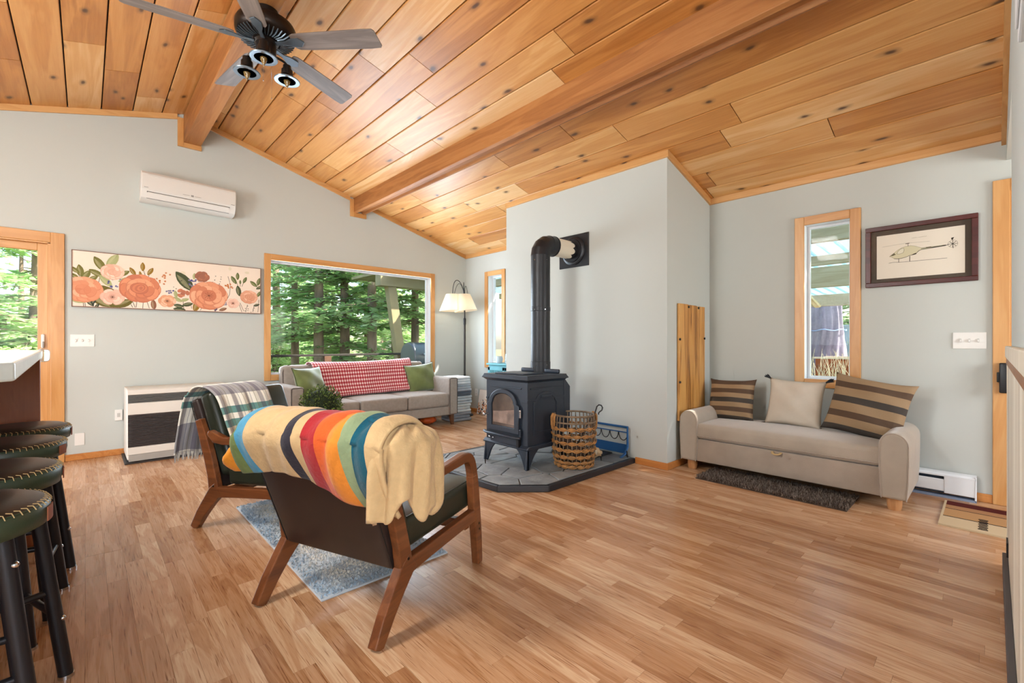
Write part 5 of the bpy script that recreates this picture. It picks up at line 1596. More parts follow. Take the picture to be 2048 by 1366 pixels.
# ------------------------------------------------------------------ split air conditioner
ac = thing('air_conditioner', 'white wall mounted split air conditioner above the floral canvas', 'air conditioner', (.835, YA, 2.775))
ac.rotation_euler = (0, R(1.3), 0)
prof = [(0, -.150), (-.10, -.150), (-.155, -.125), (-.185, -.08), (-.195, -.02), (-.195, .06), (-.188, .115), (-.165, .145), (-.12, .152), (0, .152)]
ACW = pm('ac_white', '#dcdad5', .38)
m_ = MB(); m_.prism([(a, b) for a, b in prof], -.425, .425, 'x'); m_.build('housing', ACW, ac, smooth=True, bevel=.006, angle=30)
m_ = MB(); m_.prism([(-.194, -.052), (-.199, -.045), (-.200, .06), (-.192, .118), (-.186, .118), (-.19, .06), (-.19, -.05)], -.415, .415, 'x'); m_.build('front_panel', ACW, ac, smooth=True, angle=30)
m_ = MB(); m_.prism([(-.160, .130), (-.196, .110), (-.198, .098), (-.19, .098), (-.155, .125)], -.37, .395, 'x'); m_.build('top_lip', ACW, ac)
m_ = MB(); m_.prism([(-.150, -.130), (-.191, -.068), (-.187, -.062), (-.14, -.125)], -.375, .365, 'x'); m_.build('outlet_slot', pm('slot_dark', '#4b4a48', .6), ac)
m_ = MB(); m_.prism([(-.163, -.124), (-.195, -.075), (-.191, -.070), (-.158, -.118)], -.37, .36, 'x'); m_.build('louver', ACW, ac)
GP = pm('grey_print', '#8f8d89', .6)
m_ = MB(); m_.box(-.075, -.015, -.2008, -.2, -.030, -.026); m_.box(.03, .09, -.2008, -.2, -.030, -.026); m_.box(-.002, .022, -.2012, -.2, -.036, -.018); m_.box(-.40, -.365, -.2008, -.2, -.030, -.025); m_.box(.375, .41, -.2008, -.2, -.038, -.032); m_.build('badge_marks', GP, ac)

# ------------------------------------------------------------------ wall furnace
wf = thing('wall_furnace', 'white direct vent wall furnace with dark grilles behind the far chair', 'furnace', (.715, 5.87, 0))
FWH = .43
CRM = pm('furnace_cream', '#dfdad0', .45)
m_ = MB(); m_.box(-FWH, FWH, -.24, .28, .035, .70); m_.build('cabinet', CRM, wf, bevel=.006)
m_ = MB(); m_.box(-FWH - .02, FWH + .02, -.275, .28, 0, .014); m_.build('base_tray', pm('tray_dark', '#2f2a28', .5), wf, bevel=.003)
m_ = MB(); m_.box(-FWH + .01, FWH - .01, -.255, -.24, .02, .085); m_.build('toe_panel', pm('toe_grey', '#a5a098', .5), wf, bevel=.003)
m_ = MB(); m_.box(-FWH, FWH, -.262, -.24, .085, .155); m_.build('lower_panel', CRM, wf, bevel=.004)
m_ = MB(); m_.box(-FWH, FWH, -.262, -.24, .465, .575); m_.build('middle_panel', CRM, wf, bevel=.004)
m_ = MB(); m_.box(-FWH, FWH, -.262, -.24, .655, .70); m_.build('top_panel', CRM, wf, bevel=.004)
GD = pm('grille_dark', '#241f1e', .6); GL = pm('grille_grey', '#86837f', .45, metal=.4); GS = pm('grille_slat', '#4f4644', .5)
for z0_, z1_, mt, n_ in ((.155, .465, GD, 20), (.575, .655, GL, 6)):
    m_ = MB(); m_.box(-FWH + .006, FWH - .006, -.245, -.238, z0_, z1_); g_ = m_.build('grille_back', GD if n_ > 10 else pm('grille_mid', '#5d5a57', .5), wf)
    for k in range(n_):
        z_ = z0_ + (z1_ - z0_) * (k + .5) / n_
        m_ = MB(); hh = (z1_ - z0_) / n_ * .22
        m_.add([(-FWH + .006, -.246, z_ + hh), (FWH - .006, -.246, z_ + hh), (FWH - .006, -.262, z_ - hh), (-FWH + .006, -.262, z_ - hh), (-FWH + .006, -.246, z_ + hh + .003), (FWH - .006, -.246, z_ + hh + .003), (FWH - .006, -.262, z_ - hh + .003), (-FWH + .006, -.262, z_ - hh + .003)],
               [(0, 1, 2, 3), (7, 6, 5, 4), (0, 4, 5, 1), (1, 5, 6, 2), (2, 6, 7, 3), (3, 7, 4, 0)])
        m_.build('slat', GS if n_ > 10 else GL, g_)

# baseboard heater beside the daybed
bh = thing('baseboard_heater', 'white electric baseboard heater between the daybed and the hall door', 'heater', (XB, .0, 0))
y0_, y1_ = .078, .37
m_ = MB(); m_.box(-.025, -.015, y0_, 1.2, .02, .175); m_.build('back_plate', pm('heater_dark', '#44505f', .5), bh)
m_ = MB(); m_.prism([(-.075, .045), (-.080, .05), (-.080, .13), (-.075, .135)], y0_ + .17, 1.2, 'y'); m_.build('front_cover', VINYL, bh)
m_ = MB(); m_.box(-.082, -.015, y0_ + .008, y0_ + .17, .035, .165); m_.build('junction_cover', VINYL, bh, bevel=.003)
m_ = MB(); m_.prism([(-.015, .185), (-.065, .180), (-.085, .168), (-.085, .158), (-.06, .170), (-.015, .175)], y0_, 1.2, 'y'); m_.build('top_cap', VINYL, bh)
m_ = MB(); m_.box(-.085, -.015, y0_, y0_ + .01, .0, .182); m_.build('end_cap', VINYL, bh, bevel=.003)
m_ = MB(); m_.box(-.085, -.015, y0_, 1.2, .0, .015); m_.build('bottom_pan', pm('heater_pan', '#8795ad', .5), bh)

# ------------------------------------------------------------------ topiary
tp = thing('topiary_plant', 'round clipped boxwood topiary standing in front of the grey sofa', 'plant', (1.66, 4.45, 0))
m_ = MB(); m_.lathe([(.001, 0), (.10, 0), (.13, .22), (.137, .24), (.125, .24), (.115, .22), (.001, .215)], 28); m_.build('pot', pm('terracotta_grey', '#8d8377', .8, var=.1), tp, smooth=True)
m_ = MB(); m_.cyl((0, 0, .2), (0, 0, .42), .013, n=10); m_.build('stem', pm('stem_brown', '#5a4330', .9), tp, smooth=True)
m_ = MB(); rt = random.Random(12)
for i in range(2600):
    a = rt.uniform(0, 6.283); zz = rt.uniform(-1, 1); q = math.sqrt(1 - zz * zz)
    d = Vector((q * math.cos(a), q * math.sin(a), zz)); r_ = .185 + rt.uniform(-.045, .018)
    c = d * r_ + Vector((0, 0, .545))
    t1_ = d.cross(Vector((rt.uniform(-1, 1), rt.uniform(-1, 1), rt.uniform(-1, 1)))).normalized(); up_ = (d + t1_ * rt.uniform(-.9, .9)).normalized(); sd_ = up_.cross(t1_).normalized()
    l = rt.uniform(.012, .022); m_.col = mixc(lin('#24341a'), lin('#7d9448'), rt.random() ** 1.6)
    m_.add([c - sd_ * l * .4, c + up_ * l * .9 + t1_ * .002, c + sd_ * l * .4, c - up_ * l * .2], [(0, 1, 2, 3)])
f_ = m_.build('foliage', vcol('boxwood_leaf', .5), tp); f_['kind'] = 'stuff'
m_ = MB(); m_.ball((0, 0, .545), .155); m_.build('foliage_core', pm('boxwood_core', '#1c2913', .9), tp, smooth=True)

# ------------------------------------------------------------------ bar counter and stools
bar = thing('bar_counter', 'breakfast bar with pale laminate top and wood end panel', 'bar counter', (0, 0, 0))
LAM = pm('pale_laminate', '#c9d2cf', .25, var=.05, vscale=30)
top_ = [(-.165, 1.44), (-.115, 1.50), (-.186, 3.86), (-.20, 3.98), (-.25, 4.05), (-.95, 4.05), (-.95, 1.44)]
m_ = MB(); m_.prism(top_, 1.064, 1.107, 'z'); m_.build('counter_top', LAM, bar, bevel=.006)
m_ = MB(); m_.prism([(-.95, 1.435), (-.17, 1.435), (-.17, 1.47), (-.95, 1.47)], 1.058, 1.098, 'z'); m_.build('counter_edge', PANELW, bar, bevel=.004)
m_ = MB(); m_.box(-.95, -.19, 3.72, 3.76, 0, 1.063); m_.build('end_panel', PANELW, bar, bevel=.003)
m_ = MB(); m_.box(-.95, -.62, 1.6, 3.72, 0, 1.063); m_.build('cabinet_back', PANELW, bar)
m_ = MB(); m_.rbox(-.215, -.160, 3.93, 3.99, 1.035, 1.115, .02, 3, nseg=2); m_.build('corner_guard', CG, bar, smooth=True)

STLEATH = pm('stool_leather', '#2b211c', .35, spec=.5, var=.12, vscale=8, bump=.05, bscale=200)
STGREEN = pm('stool_leather_green', '#2c3a2a', .42, spec=.5, var=.12, vscale=8, bump=.05, bscale=200)
STITCH = pm('tan_stitch', '#c3a877', .8)
def make_stool():
    t = thing('bar_stool', 'x', 'bar stool')
    m_ = MB(); m_.lathe([(.001, .742), (.10, .741), (.15, .736), (.172, .727), (.178, .722)], 44); m_.build('seat_top', STLEATH, t, smooth=True, angle=60)
    m_ = MB(); m_.lathe([(.178, .722), (.184, .716), (.185, .69), (.180, .664), (.165, .658), (.001, .658)], 44); m_.build('seat_band', STGREEN, t, smooth=True, angle=60)
    m_ = MB(); P = []
    m_.tube([(.1805 * math.cos(2 * PI * i / 60), .1805 * math.sin(2 * PI * i / 60), .7195) for i in range(60)], .0028, 6, closed=True)
    m_.build('seam_welt', STGREEN, t, smooth=True)
    m_ = MB()
    for i in range(62):
        a = 2 * PI * i / 62; b = a + .045
        m_.tube([(.172 * math.cos(a), .172 * math.sin(a), .7290), (.179 * math.cos(b), .179 * math.sin(b), .7265), (.1865 * math.cos(b), .1865 * math.sin(b), .716)], .0013, 4)
    o = m_.build('stitching', STITCH, t); o['kind'] = 'stuff'
    m_ = MB()
    m_.grid(lambda u, v: (.1872 * math.cos(R(-24 + 15 * u)), .1872 * math.sin(R(-24 + 15 * u)), .670 + .038 * v), 6, 1); m_.build('leather_tab', pm('tan_tab', '#8a4a28', .6), t, solid=.003)
    SLEG = pm('stool_leg_black', '#222125', .38, metal=.4)
    for k in range(4):
        a = PI / 4 + k * PI / 2
        c, s = math.cos(a), math.sin(a)
        m_ = MB(); m_.tube([(.125 * c, .125 * s, .66), (.215 * c, .215 * s, .008)], .020, 14); l_ = m_.build('leg', SLEG, t, smooth=True)
        m_ = MB(); m_.cyl((.216 * c, .216 * s, 0), (.2155 * c, .2155 * s, .012), .022, n=14); m_.build('foot_cap', CHROME, l_, smooth=True)
        for z_ in (.585, .205):
            rr_ = .125 + (.66 - z_) / .652 * .09 + .019
            m_ = MB(); m_.ball((rr_ * c, rr_ * s, z_), .009, n=10, k=6); m_.build('bolt', CHROME, l_, smooth=True)
    for k in range(4):
        a, b = PI / 4 + k * PI / 2, PI / 4 + (k + 1) * PI / 2
        z_ = .22 if k % 2 else .30; rr_ = .125 + (.66 - z_) / .652 * .09
        m_ = MB(); m_.tube([(rr_ * math.cos(a), rr_ * math.sin(a), z_), (rr_ * math.cos(b), rr_ * math.sin(b), z_)], .011, 10); m_.build('foot_rail', SLEG, t, smooth=True)
    return t
sp_ = [(-.255, 1.80, 8, 'green and black leather bar stool nearest the camera at the bar'), (-.245, 2.28, 20, 'second bar stool from the camera along the bar'), (-.245, 2.84, -6, 'third bar stool from the camera along the bar'), (-.24, 3.33, 14, 'bar stool farthest along the bar beside the end panel')]
s0 = make_stool()
for i, (x, y, a, lb) in enumerate(sp_):
    o = s0 if i == 0 else copy_tree(s0)
    o.location = (x, y, 0); o.rotation_euler = (0, 0, R(a))
    tag(o, lb, 'bar stool', 'leather bar stools along the bar')

# ------------------------------------------------------------------ pine clad half wall and wall cabinet at the right edge
wn_ = thing('pine_wainscot', 'whitewashed pine wainscot with cap rail at the right edge', 'wainscot', (0, 0, 0))
PINEW = wood('whitewashed_pine', [(0.2, '#b7ab98'), (0.5, '#d6ccb9'), (0.8, '#e6dfd0')], 'z', 24, .45, knots=.3, bump=.03, randobj=True)
x = 1.0
while x < 3.44:
    x2 = min(x + .135, 3.45)
    m_ = MB(); m_.box(x + .001, x2 - .001, -.0665, -.0535, .0, 1.04); m_.build('board', PINEW, wn_, bevel=.002); x = x2
m_ = MB(); m_.box(1.0, 3.452, -.0665, -.048, 1.04, 1.075); m_.build('under_cap_trim', wood('stained_trim', [(0.2, '#6d3d1c'), (0.6, '#96602f'), (0.9, '#ab7440')], 'x', 30, .4), wn_, bevel=.003)
m_ = MB(); m_.box(1.0, 3.455, -.0665, -.044, 1.075, 1.135); m_.build('cap_rail', PINEW, wn_, bevel=.006)
m_ = MB(); m_.box(3.43, 3.455, -.0535, -.050, .0, 1.04); m_.build('end_strip', PINEW, wn_)
m_ = MB(); m_.box(1.0, 3.40, -.0535, -.034, .0, .085); m_.build('black_base', pm('base_dark', '#4a4648', .5), wn_, bevel=.003)
m_ = MB(); m_.box(3.28, 3.38, -.0535, -.047, .10, .17); m_.build('latch_plate', BLACK, wn_)
wcb = thing('wall_cabinet', 'pale grey wall cabinet at the top right edge', 'cabinet', (0, 0, 0))
m_ = MB(); m_.box(1.01, 1.34, -.066, -.034, 1.74, 2.45); m_.build('cabinet_body', pm('pale_grey_paint', '#c6c9cb', .45), wcb, bevel=.004)
m_ = MB(); m_.box(1.03, 1.32, -.034, -.030, 1.76, 2.43); m_.build('door', pm('pale_grey_paint_door', '#ced1d3', .4), wcb, bevel=.003)

# ------------------------------------------------------------------ ceiling fan
fx, fy = .88, 3.34
cf = thing('ceiling_fan', 'five blade dark bronze ceiling fan with three spot lights under the ridge beam', 'ceiling fan', (fx, fy, 3.375))
m_ = MB(); m_.lathe([(.001, 0), (.075, 0), (.072, -.03), (.05, -.05), (.03, -.055), (.016, -.055), (.016, -.085), (.001, -.085)][::-1], 32); m_.build('canopy', BRONZE, cf, smooth=True)
m_ = MB(); m_.lathe([(.001, -.20), (.115, -.20), (.165, -.185), (.183, -.165), (.186, -.12), (.175, -.095), (.12, -.075), (.03, -.068), (.001, -.068)], 44); m_.build('motor_housing', BRONZE, cf, smooth=True)
for k in range(40):
    a = 2 * PI * k / 40; c, s = math.cos(a), math.sin(a)
    m_ = MB(); m_.tube([(.085 * c, .085 * s, -.206), (.13 * c, .13 * s, -.206), (.170 * c, .170 * s, -.188)], .004, 5); m_.build('vent_rib', pm('vent_grey', '#59636b', .35, metal=.6) if k == 0 else bpy.data.materials['vent_grey'], cf, smooth=True)
m_ = MB(); m_.lathe([(.001, -.30), (.045, -.30), (.060, -.285), (.062, -.225), (.075, -.215), (.075, -.20), (.001, -.20)], 32); m_.build('switch_housing', BRONZE, cf, smooth=True)
BLADEM = wood('weathered_blade', [(0.2, '#4e423a'), (0.5, '#776960'), (0.8, '#968a80')], 'x', 34, .5, bump=.05)
for k in range(5):
    a = R(-47 + 72 * k)
    mt = Matrix.Rotation(a, 4, 'Z') @ Matrix.Translation((0, 0, -.215)) @ Matrix.Rotation(R(-13), 4, 'X')
    out = [(.185, -.050), (.21, -.060), (.30, -.064), (.70, -.072), (.745, -.070), (.76, -.055), (.775, .055), (.765, .070), (.70, .074), (.30, .066), (.21, .060), (.185, .045)]
    hub = bpy.data.objects.new('blade_arm', None); COL.objects.link(hub); hub.parent = cf; hub.matrix_local = mt; hub.empty_display_size = .05
    m_ = MB(); m_.prism(out, -.003, .003, 'z'); m_.build('blade', BLADEM, hub, bevel=.001)
    m_ = MB(); m_.prism([(.07, -.014), (.13, -.012), (.18, -.030), (.235, -.034), (.265, 0), (.235, .034), (.18, .030), (.13, .012), (.07, .014)], -.010, -.003, 'z'); m_.build('blade_iron', bpy.data.materials['vent_grey'], hub, bevel=.002)
AMB = pm('amber_bulb', '#caa056', .08, spec=.8); AMB.node_tree.nodes['Principled BSDF'].inputs['Transmission Weight'].default_value = .75
SPOTR = pm('spot_rim', '#6f7b84', .3, metal=.6)
for k, a in enumerate((13, 127, 250)):
    a = R(a); c, s = math.cos(a), math.sin(a)
    R_ = .145
    m_ = MB(); m_.tube(bez((.05 * c, .05 * s, -.275), (.10 * c, .10 * s, -.275), (R_ * c, R_ * s, -.27), (R_ * c, R_ * s, -.30), 8), .008, 8); m_.build('lamp_arm', BRONZE, cf, smooth=True)
    tl = Matrix.Translation((R_ * c, R_ * s, -.29))
    m_ = MB(); m_.lathe([(.001, .0), (.026, -.004), (.028, -.03), (.036, -.034), (.038, -.08), (.052, -.095), (.078, -.104), (.078, -.108), (.056, -.104), (.046, -.085), (.032, -.06), (.001, -.05)][::-1], 28, m=tl); sh = m_.build('spot_shade', BRONZE, cf, smooth=True)
    m_ = MB(); m_.lathe([(.056, -.109), (.080, -.111), (.083, -.106), (.078, -.102), (.056, -.104), (.056, -.109)], 32, m=tl); m_.build('spot_rim', SPOTR, sh, smooth=True)
    m_ = MB(); m_.lathe([(.001, -.165), (.006, -.150), (.019, -.122), (.024, -.100), (.016, -.068), (.013, -.052)], 16, m=tl); m_.build('bulb', AMB, sh, smooth=True)
for dx, L in ((.02, .30), (-.03, .20)):
    m_ = MB(); m_.tube([(dx, -.05, -.295), (dx, -.05, -.295 - L)], .0012, 4); m_.ball((dx, -.05, -.297 - L), .004, n=8, k=5); m_.build('pull_chain', CHROME, cf)

# ------------------------------------------------------------------ fill light panel added out of view to brighten the room
kl = thing('added_fill_panel', 'added fill panel out of view over the bar side of the room', 'fill light', (-1.3, 2.3, zc(-1.3) - .02))
kl.rotation_euler = (0, R(-15.4), 0)
m_ = MB(); m_.box(-.62, .62, -.32, .32, -.03, .01); m_.build('housing', WHITE, kl, bevel=.006)
m_ = MB(); m_.box(-.58, .58, -.28, .28, -.036, -.03); m_.build('diffuser', emit('fill_panel_glow', '#fff6ea', 2.0), kl)
l = bpy.data.lights.new('fill_panel_light', 'AREA'); l.shape = 'RECTANGLE'; l.size = 1.1; l.size_y = .5; l.energy = 95; l.color = (1, .97, .92)
lo = bpy.data.objects.new('fill_panel_light', l); COL.objects.link(lo); lo.parent = kl; lo.location = (0, 0, -.045)
# ------------------------------------------------------------------ outdoors
def gz(x, y):
    z = -.2
    z -= 1.3 * sm(7.5, 12, y) * sm(13, 8, x)
    z += .55 * sm(9.5, 13, x)
    return z
m_ = MB(); m_.grid(lambda u, v: (-25 + 70 * u, -20 + 80 * v, gz(-25 + 70 * u, -20 + 80 * v) - .15), 60, 60)
tag(m_.build('ground_outside', pm('forest_floor', '#7d7a52', .95, var=.35, vscale=1.2), smooth=True), kind='structure')

DECK = wood('deck_board_wood', [(0.2, '#6f6152'), (0.5, '#8d7d6a'), (0.8, '#a39481')], 'x', 30, .7, randobj=True)
dk = root('deck_floor', 'deck outside the picture window')
y = YA + WT + .02
while y < 8.62:
    m_ = MB(); m_.box(-3.4, 6.6, y, y + .135, -.06, -.03); m_.build('deck_board', DECK, dk); y += .142
rl_ = thing('deck_railing', 'dark deck railing outside the picture window', 'railing', (0, 8.5, 0))
RAILM = pm('dark_rail', '#3a332c', .6); POSTM = pm('brown_post', '#6a4a34', .7, var=.2)
m_ = MB(); m_.box(-3.3, 4.95, -.04, .04, .905, .945); m_.build('top_rail', RAILM, rl_, bevel=.005)
for x in (-2.6, -.4, 1.6, 3.27, 4.9):
    m_ = MB(); m_.box(x - .065, x + .065, -.05, .05, -.3, .905); m_.build('post', POSTM, rl_, bevel=.006)
for z_ in (.2, .45, .68):
    m_ = MB(); m_.tube([(-3.3, 0, z_), (4.95, 0, z_)], .004, 5); m_.build('cable', RAILM, rl_)
TANB = pm('tan_painted_beam', '#a99a70', .7, var=.12, vscale=3)
rp_ = thing('porch_brace', 'tan slanted porch post holding a roof beam outside', 'porch post', (4.8, 8.62, 0))
m_ = MB(); m_.prism([(.06, -.3), (.24, -.3), (.24, .2), (-.08, 2.34), (-.27, 2.34), (.05, .2)], -.08, .08, 'y'); m_.build('slanted_post', TANB, rp_, bevel=.006)
m_ = MB(); m_.box(-.45, 2.2, -.12, .12, 2.32, 2.62); m_.build('roof_beam', TANB, rp_, bevel=.006)
m_ = MB(); m_.prism([(-.3, 2.62), (2.4, 2.62), (2.4, 2.68), (-.3, 2.68)], -.6, 1.6, 'y'); m_.build('roof_sheet', TANB, rp_)
gr = thing('barbecue_grill', 'grey barrel barbecue grill on the deck', 'grill', (4.78, 7.42, -.03))
GM = pm('grill_grey', '#6f7378', .35, metal=.5)
m_ = MB(); m_.cyl((-.45, 0, .92), (.45, 0, .92), .27, n=36); m_.build('barrel', GM, gr, smooth=True, bevel=.02)
m_ = MB(); m_.tube([(-.3, -.27, .98), (-.3, -.32, .98), (.3, -.32, .98), (.3, -.27, .98)], .012, 8); m_.build('lid_handle', CHROME, gr, smooth=True)
for sx_ in (-.36, .36):
    for sy_ in (-.16, .16):
        m_ = MB(); m_.tube([(sx_, sy_, .72), (sx_ * 1.05, sy_ * 1.5, 0)], .018, 8); m_.build('leg', BLACK, gr, smooth=True)
m_ = MB(); m_.box(-.45, .45, -.20, .20, .28, .30); m_.build('shelf', BLACK, gr)

# conifers
BARK = pm('conifer_bark', '#96806e', .95, var=.4, vscale=6, bump=.6, bscale=14, stretch=(1, 1, .25))
def needle_mat(name, col, col2):
    m, nt, b = new_mat(name)
    out = nt.nodes.get('Material Output')
    tc = N(nt, 'ShaderNodeTexCoord'); no = N(nt, 'ShaderNodeTexNoise', Scale=1.7, Detail=3.0); nt.links.new(tc.outputs['Object'], no.inputs['Vector'])
    rp = ramp(nt, [(.35, lin(col)), (.65, lin(col2))]); nt.links.new(no.outputs['Fac'], rp.inputs[0])
    b.inputs['Roughness'].default_value = .55
    t = N(nt, 'ShaderNodeBsdfTranslucent'); nt.links.new(rp.outputs[0], b.inputs['Base Color']); nt.links.new(rp.outputs[0], t.inputs[0])
    mx = N(nt, 'ShaderNodeMixShader'); mx.inputs[0].default_value = .45
    nt.links.new(b.outputs[0], mx.inputs[1]); nt.links.new(t.outputs[0], mx.inputs[2]); nt.links.new(mx.outputs[0], out.inputs['Surface'])
    return m
NEED = needle_mat('fir_needles', '#98c47c', '#dcedb6')
NEED2 = needle_mat('young_leaves', '#98bd68', '#d8e6aa')
def conifer(seed, h, spread, low, nbr, rad=.17):
    rn = random.Random(seed)
    t = MB(); t.tube([(0, 0, -.8), (.03, 0, h * .3), (-.02, .03, h * .65), (0, 0, h)], [rad * 1.15, rad * .85, rad * .5, .02], 10)
    f = MB()
    for i in range(nbr):
        z = low + (h - low) * (rn.random() ** 1.25)
        L = spread * (1 - z / h) ** .75 * rn.uniform(.55, 1.1) + .25
        a = rn.uniform(0, 2 * PI)
        d = Vector((math.cos(a), math.sin(a), 0)); sd = Vector((-d.y, d.x, 0))
        n = max(4, int(L / .17))
        dr = rn.uniform(.12, .32)
        t.tube([d * .05 + Vector((0, 0, z)), d * (L * .5) + Vector((0, 0, z - dr * L * .25)), d * L + Vector((0, 0, z - dr * L * .75))], [.016, .010, .003], 4)
        for k in range(1, n + 1):
            u = k / n
            p = d * (L * u) + Vector((0, 0, z - dr * L * (u * .5 + u * u * .25)))
            wv = .42 * L * .5 * (1 - abs(u - .45)) + .08
            for sgn in (-1, 1):
                for q in range(5):
                    l = min(.27, wv) * rn.uniform(.55, 1.15)
                    e = (sd * sgn * rn.uniform(.5, 1) + d * rn.uniform(.2, .9) + Vector((0, 0, rn.uniform(-.35, .2)))).normalized()
                    s_ = e.cross(Vector((rn.uniform(-.6, .6), rn.uniform(-.6, .6), 1))).normalized() * l * rn.uniform(.13, .22)
                    b0 = p + Vector((rn.uniform(-.05, .05), rn.uniform(-.05, .05), rn.uniform(-.04, .04)))
                    f.add([b0, b0 + e * l * .55 + s_, b0 + e * l, b0 + e * l * .5 - s_], [(0, 1, 2, 3)])
    return t, f
kinds = []
for i, (sd_, h, sp, lo, nb, rd) in enumerate([(1, 9, 1.7, 1.2, 120, .15), (2, 10, 1.9, 2.2, 110, .15), (3, 7, 1.6, .5, 140, .11), (4, 10, 1.6, 3.0, 100, .125)]):
    tm, fm = conifer(sd_, h, sp, lo, nb, rd)
    r = thing('fir_tree', 'x', 'tree')
    tm.build('trunk', BARK, r, smooth=True); fo = fm.build('foliage', NEED, r); fo['kind'] = 'stuff'
    kinds.append(r)
spots = [(4.59, 16.28, 0), (4.21, 13.21, 3), (4.33, 11.72, 3), (6.51, 17.22, 0), (4.98, 11.79, 1), (6.34, 13.26, 3), (5.28, 10.74, 3), (8.95, 16.29, 0), (6.4, 10.6, 3), (7.76, 22.92, 0), (11.36, 22.27, 1), (10.06, 16.62, 2), (10.32, 26.0, 0), (3.1, 19.5, 2), (13.5, 26, 0), (12.8, 19.0, 2),
         (-.78, 13.6, 2), (-1.5, 12.6, 0), (-1.27, 18.0, 2), (-2.3, 15.5, 0), (-.4, 21.0, 2), (1.2, 24, 0), (-3.6, 19, 2), (.6, 17.5, 2),
         (20.5, 3.2, 0), (21.5, 6.5, 2), (22, .2, 1), (20.5, 9.5, 0), (16.5, 13.5, 2)]
where = ['behind the picture window rail at its left side', 'with bare lower trunk left of the window centre', 'bare trunk tree close behind the railing post', 'standing deep in the wood left of the window centre', 'thick trunk tree in the middle of the picture window', 'bare trunk tree right of the railing post', 'bare trunk tree next to the slanted porch post', 'behind the slanted porch post', 'bare trunk tree beside the grill', 'tall tree far back at the left of the window', 'far tree behind the middle trunks', 'low tree behind the barbecue grill', 'farthest tall tree in the middle of the wood', 'low tree at the left edge of the picture window', 'far tree at the right of the wood', 'low tree far behind the porch beam',
         'dense low tree filling the right of the sliding door', 'tall tree close outside the sliding door', 'low tree deeper behind the sliding door', 'tall tree at the left of the sliding door view', 'far low tree behind the sliding door', 'far tall tree between door and window', 'far low tree left of the sliding door', 'low tree between door and picture window',
         'tree beyond the garden fence behind the big trunk', 'low tree beyond the fence seen from the lamp corner', 'thick tree beyond the fence at the right', 'tall tree beyond the fence far left', 'low tree beyond the end of the porch']
used = set()
for i, ((x, y, k), wl) in enumerate(zip(spots, where)):
    if k in used: o = copy_tree(kinds[k])
    else: o = kinds[k]; used.add(k)
    o.location = (x, y, gz(x, y) - .15)
    s_ = random.Random(i).uniform(.92, 1.12)
    o.scale = (s_, s_, s_); o.rotation_euler = (0, 0, i * 1.37)
    tag(o, 'fir ' + wl, 'tree', 'fir trees in the wood outside')

# leafy shrubs outside the sliding door
def shrub(seed, r_, h):
    rn = random.Random(seed); f = MB(); t = MB()
    for i in range(26):
        a = rn.uniform(0, 6.28); q = rn.uniform(.3, 1)
        t.tube([(0, 0, -.2), (r_ * .4 * q * math.cos(a), r_ * .4 * q * math.sin(a), h * .45), (r_ * q * math.cos(a), r_ * q * math.sin(a), h * rn.uniform(.6, 1))], [.018, .010, .003], 4)
    for i in range(3200):
        a = rn.uniform(0, 6.28); zz = rn.uniform(-.9, 1); q = math.sqrt(max(0, 1 - zz * zz)) * rn.uniform(.6, 1.05)
        p = Vector((r_ * q * math.cos(a), r_ * q * math.sin(a), h * .5 + h * .5 * zz))
        e = Vector((rn.uniform(-1, 1), rn.uniform(-1, 1), rn.uniform(-.6, .8))).normalized(); s_ = e.cross(Vector((rn.uniform(-1, 1), rn.uniform(-1, 1), 1))).normalized()
        l = rn.uniform(.05, .11)
        f.add([p, p + e * l * .5 + s_ * l * .33, p + e * l, p + e * l * .5 - s_ * l * .33], [(0, 1, 2, 3)])
    return t, f
t_, f_ = shrub(5, 1.1, 2.6)
sh0 = thing('leafy_shrub', 'x', 'shrub')
t_.build('stems', BARK, sh0); fo = f_.build('foliage', NEED2, sh0); fo['kind'] = 'stuff'
for i, (x, y, s_, lb) in enumerate([(-.9, 11.2, 1.0, 'pale leafy shrub just outside the sliding door'), (-2.2, 11.6, 1.25, 'taller leafy shrub left of the sliding door view'), (6.1, 13.0, .9, 'leafy shrub among the trunks behind the picture window'), (3.6, 14.5, 1.1, 'leafy shrub at the left of the picture window view'), (18.2, 2.3, .8, 'shrub in front of the garden fence')]):
    o = sh0 if i == 0 else copy_tree(sh0)
    o.location = (x, y, gz(x, y) - .15); o.scale = (s_, s_, s_); o.rotation_euler = (0, 0, i)
    tag(o, lb, 'shrub', 'leafy shrubs outside')

# ------------------------------------------------------------------ patio cover beyond the right wall
pg = thing('patio_cover', 'patio cover of weathered rafters under blue corrugated sheets', 'patio cover', (0, 0, 0))
RAFT = wood('weathered_rafter', [(0.2, '#9c8466'), (0.5, '#b89c7a'), (0.8, '#cdb594')], 'y', 26, .8, knots=.3, randobj=True)
def zr(x): return 2.83 - .046 * x
for x, d_, w_ in ((6.5, .16, .05), (8.05, .14, .05), (9.0, .33, .09), (12.4, .26, .07)):
    m_ = MB(); m_.box(x - w_, x + w_, -4.2, 9.0, zr(x) - d_, zr(x)); m_.build('rafter', RAFT, pg, bevel=.005)
SHEET = translucent('blue_corrugated_sheet', '#a6d0de', .45, .35, var=.1, vscale=2)
y = -4.2
while y < 8.9:
    m_ = MB()
    def cor(u, v, y=y):
        x = 5.32 + 7.38 * v; yy = y + 1.1 * u
        ph = (yy % .20) / .20
        hgt = .028 if ph < .22 else (.028 * (1 - (ph - .22) / .08) if ph < .30 else (0 if ph < .92 else .028 * (ph - .92) / .08))
        return (x, yy, zr(x) + .008 + hgt)
    m_.grid(cor, 66, 2); m_.build('corrugated_sheet', SHEET, pg); y += 1.1
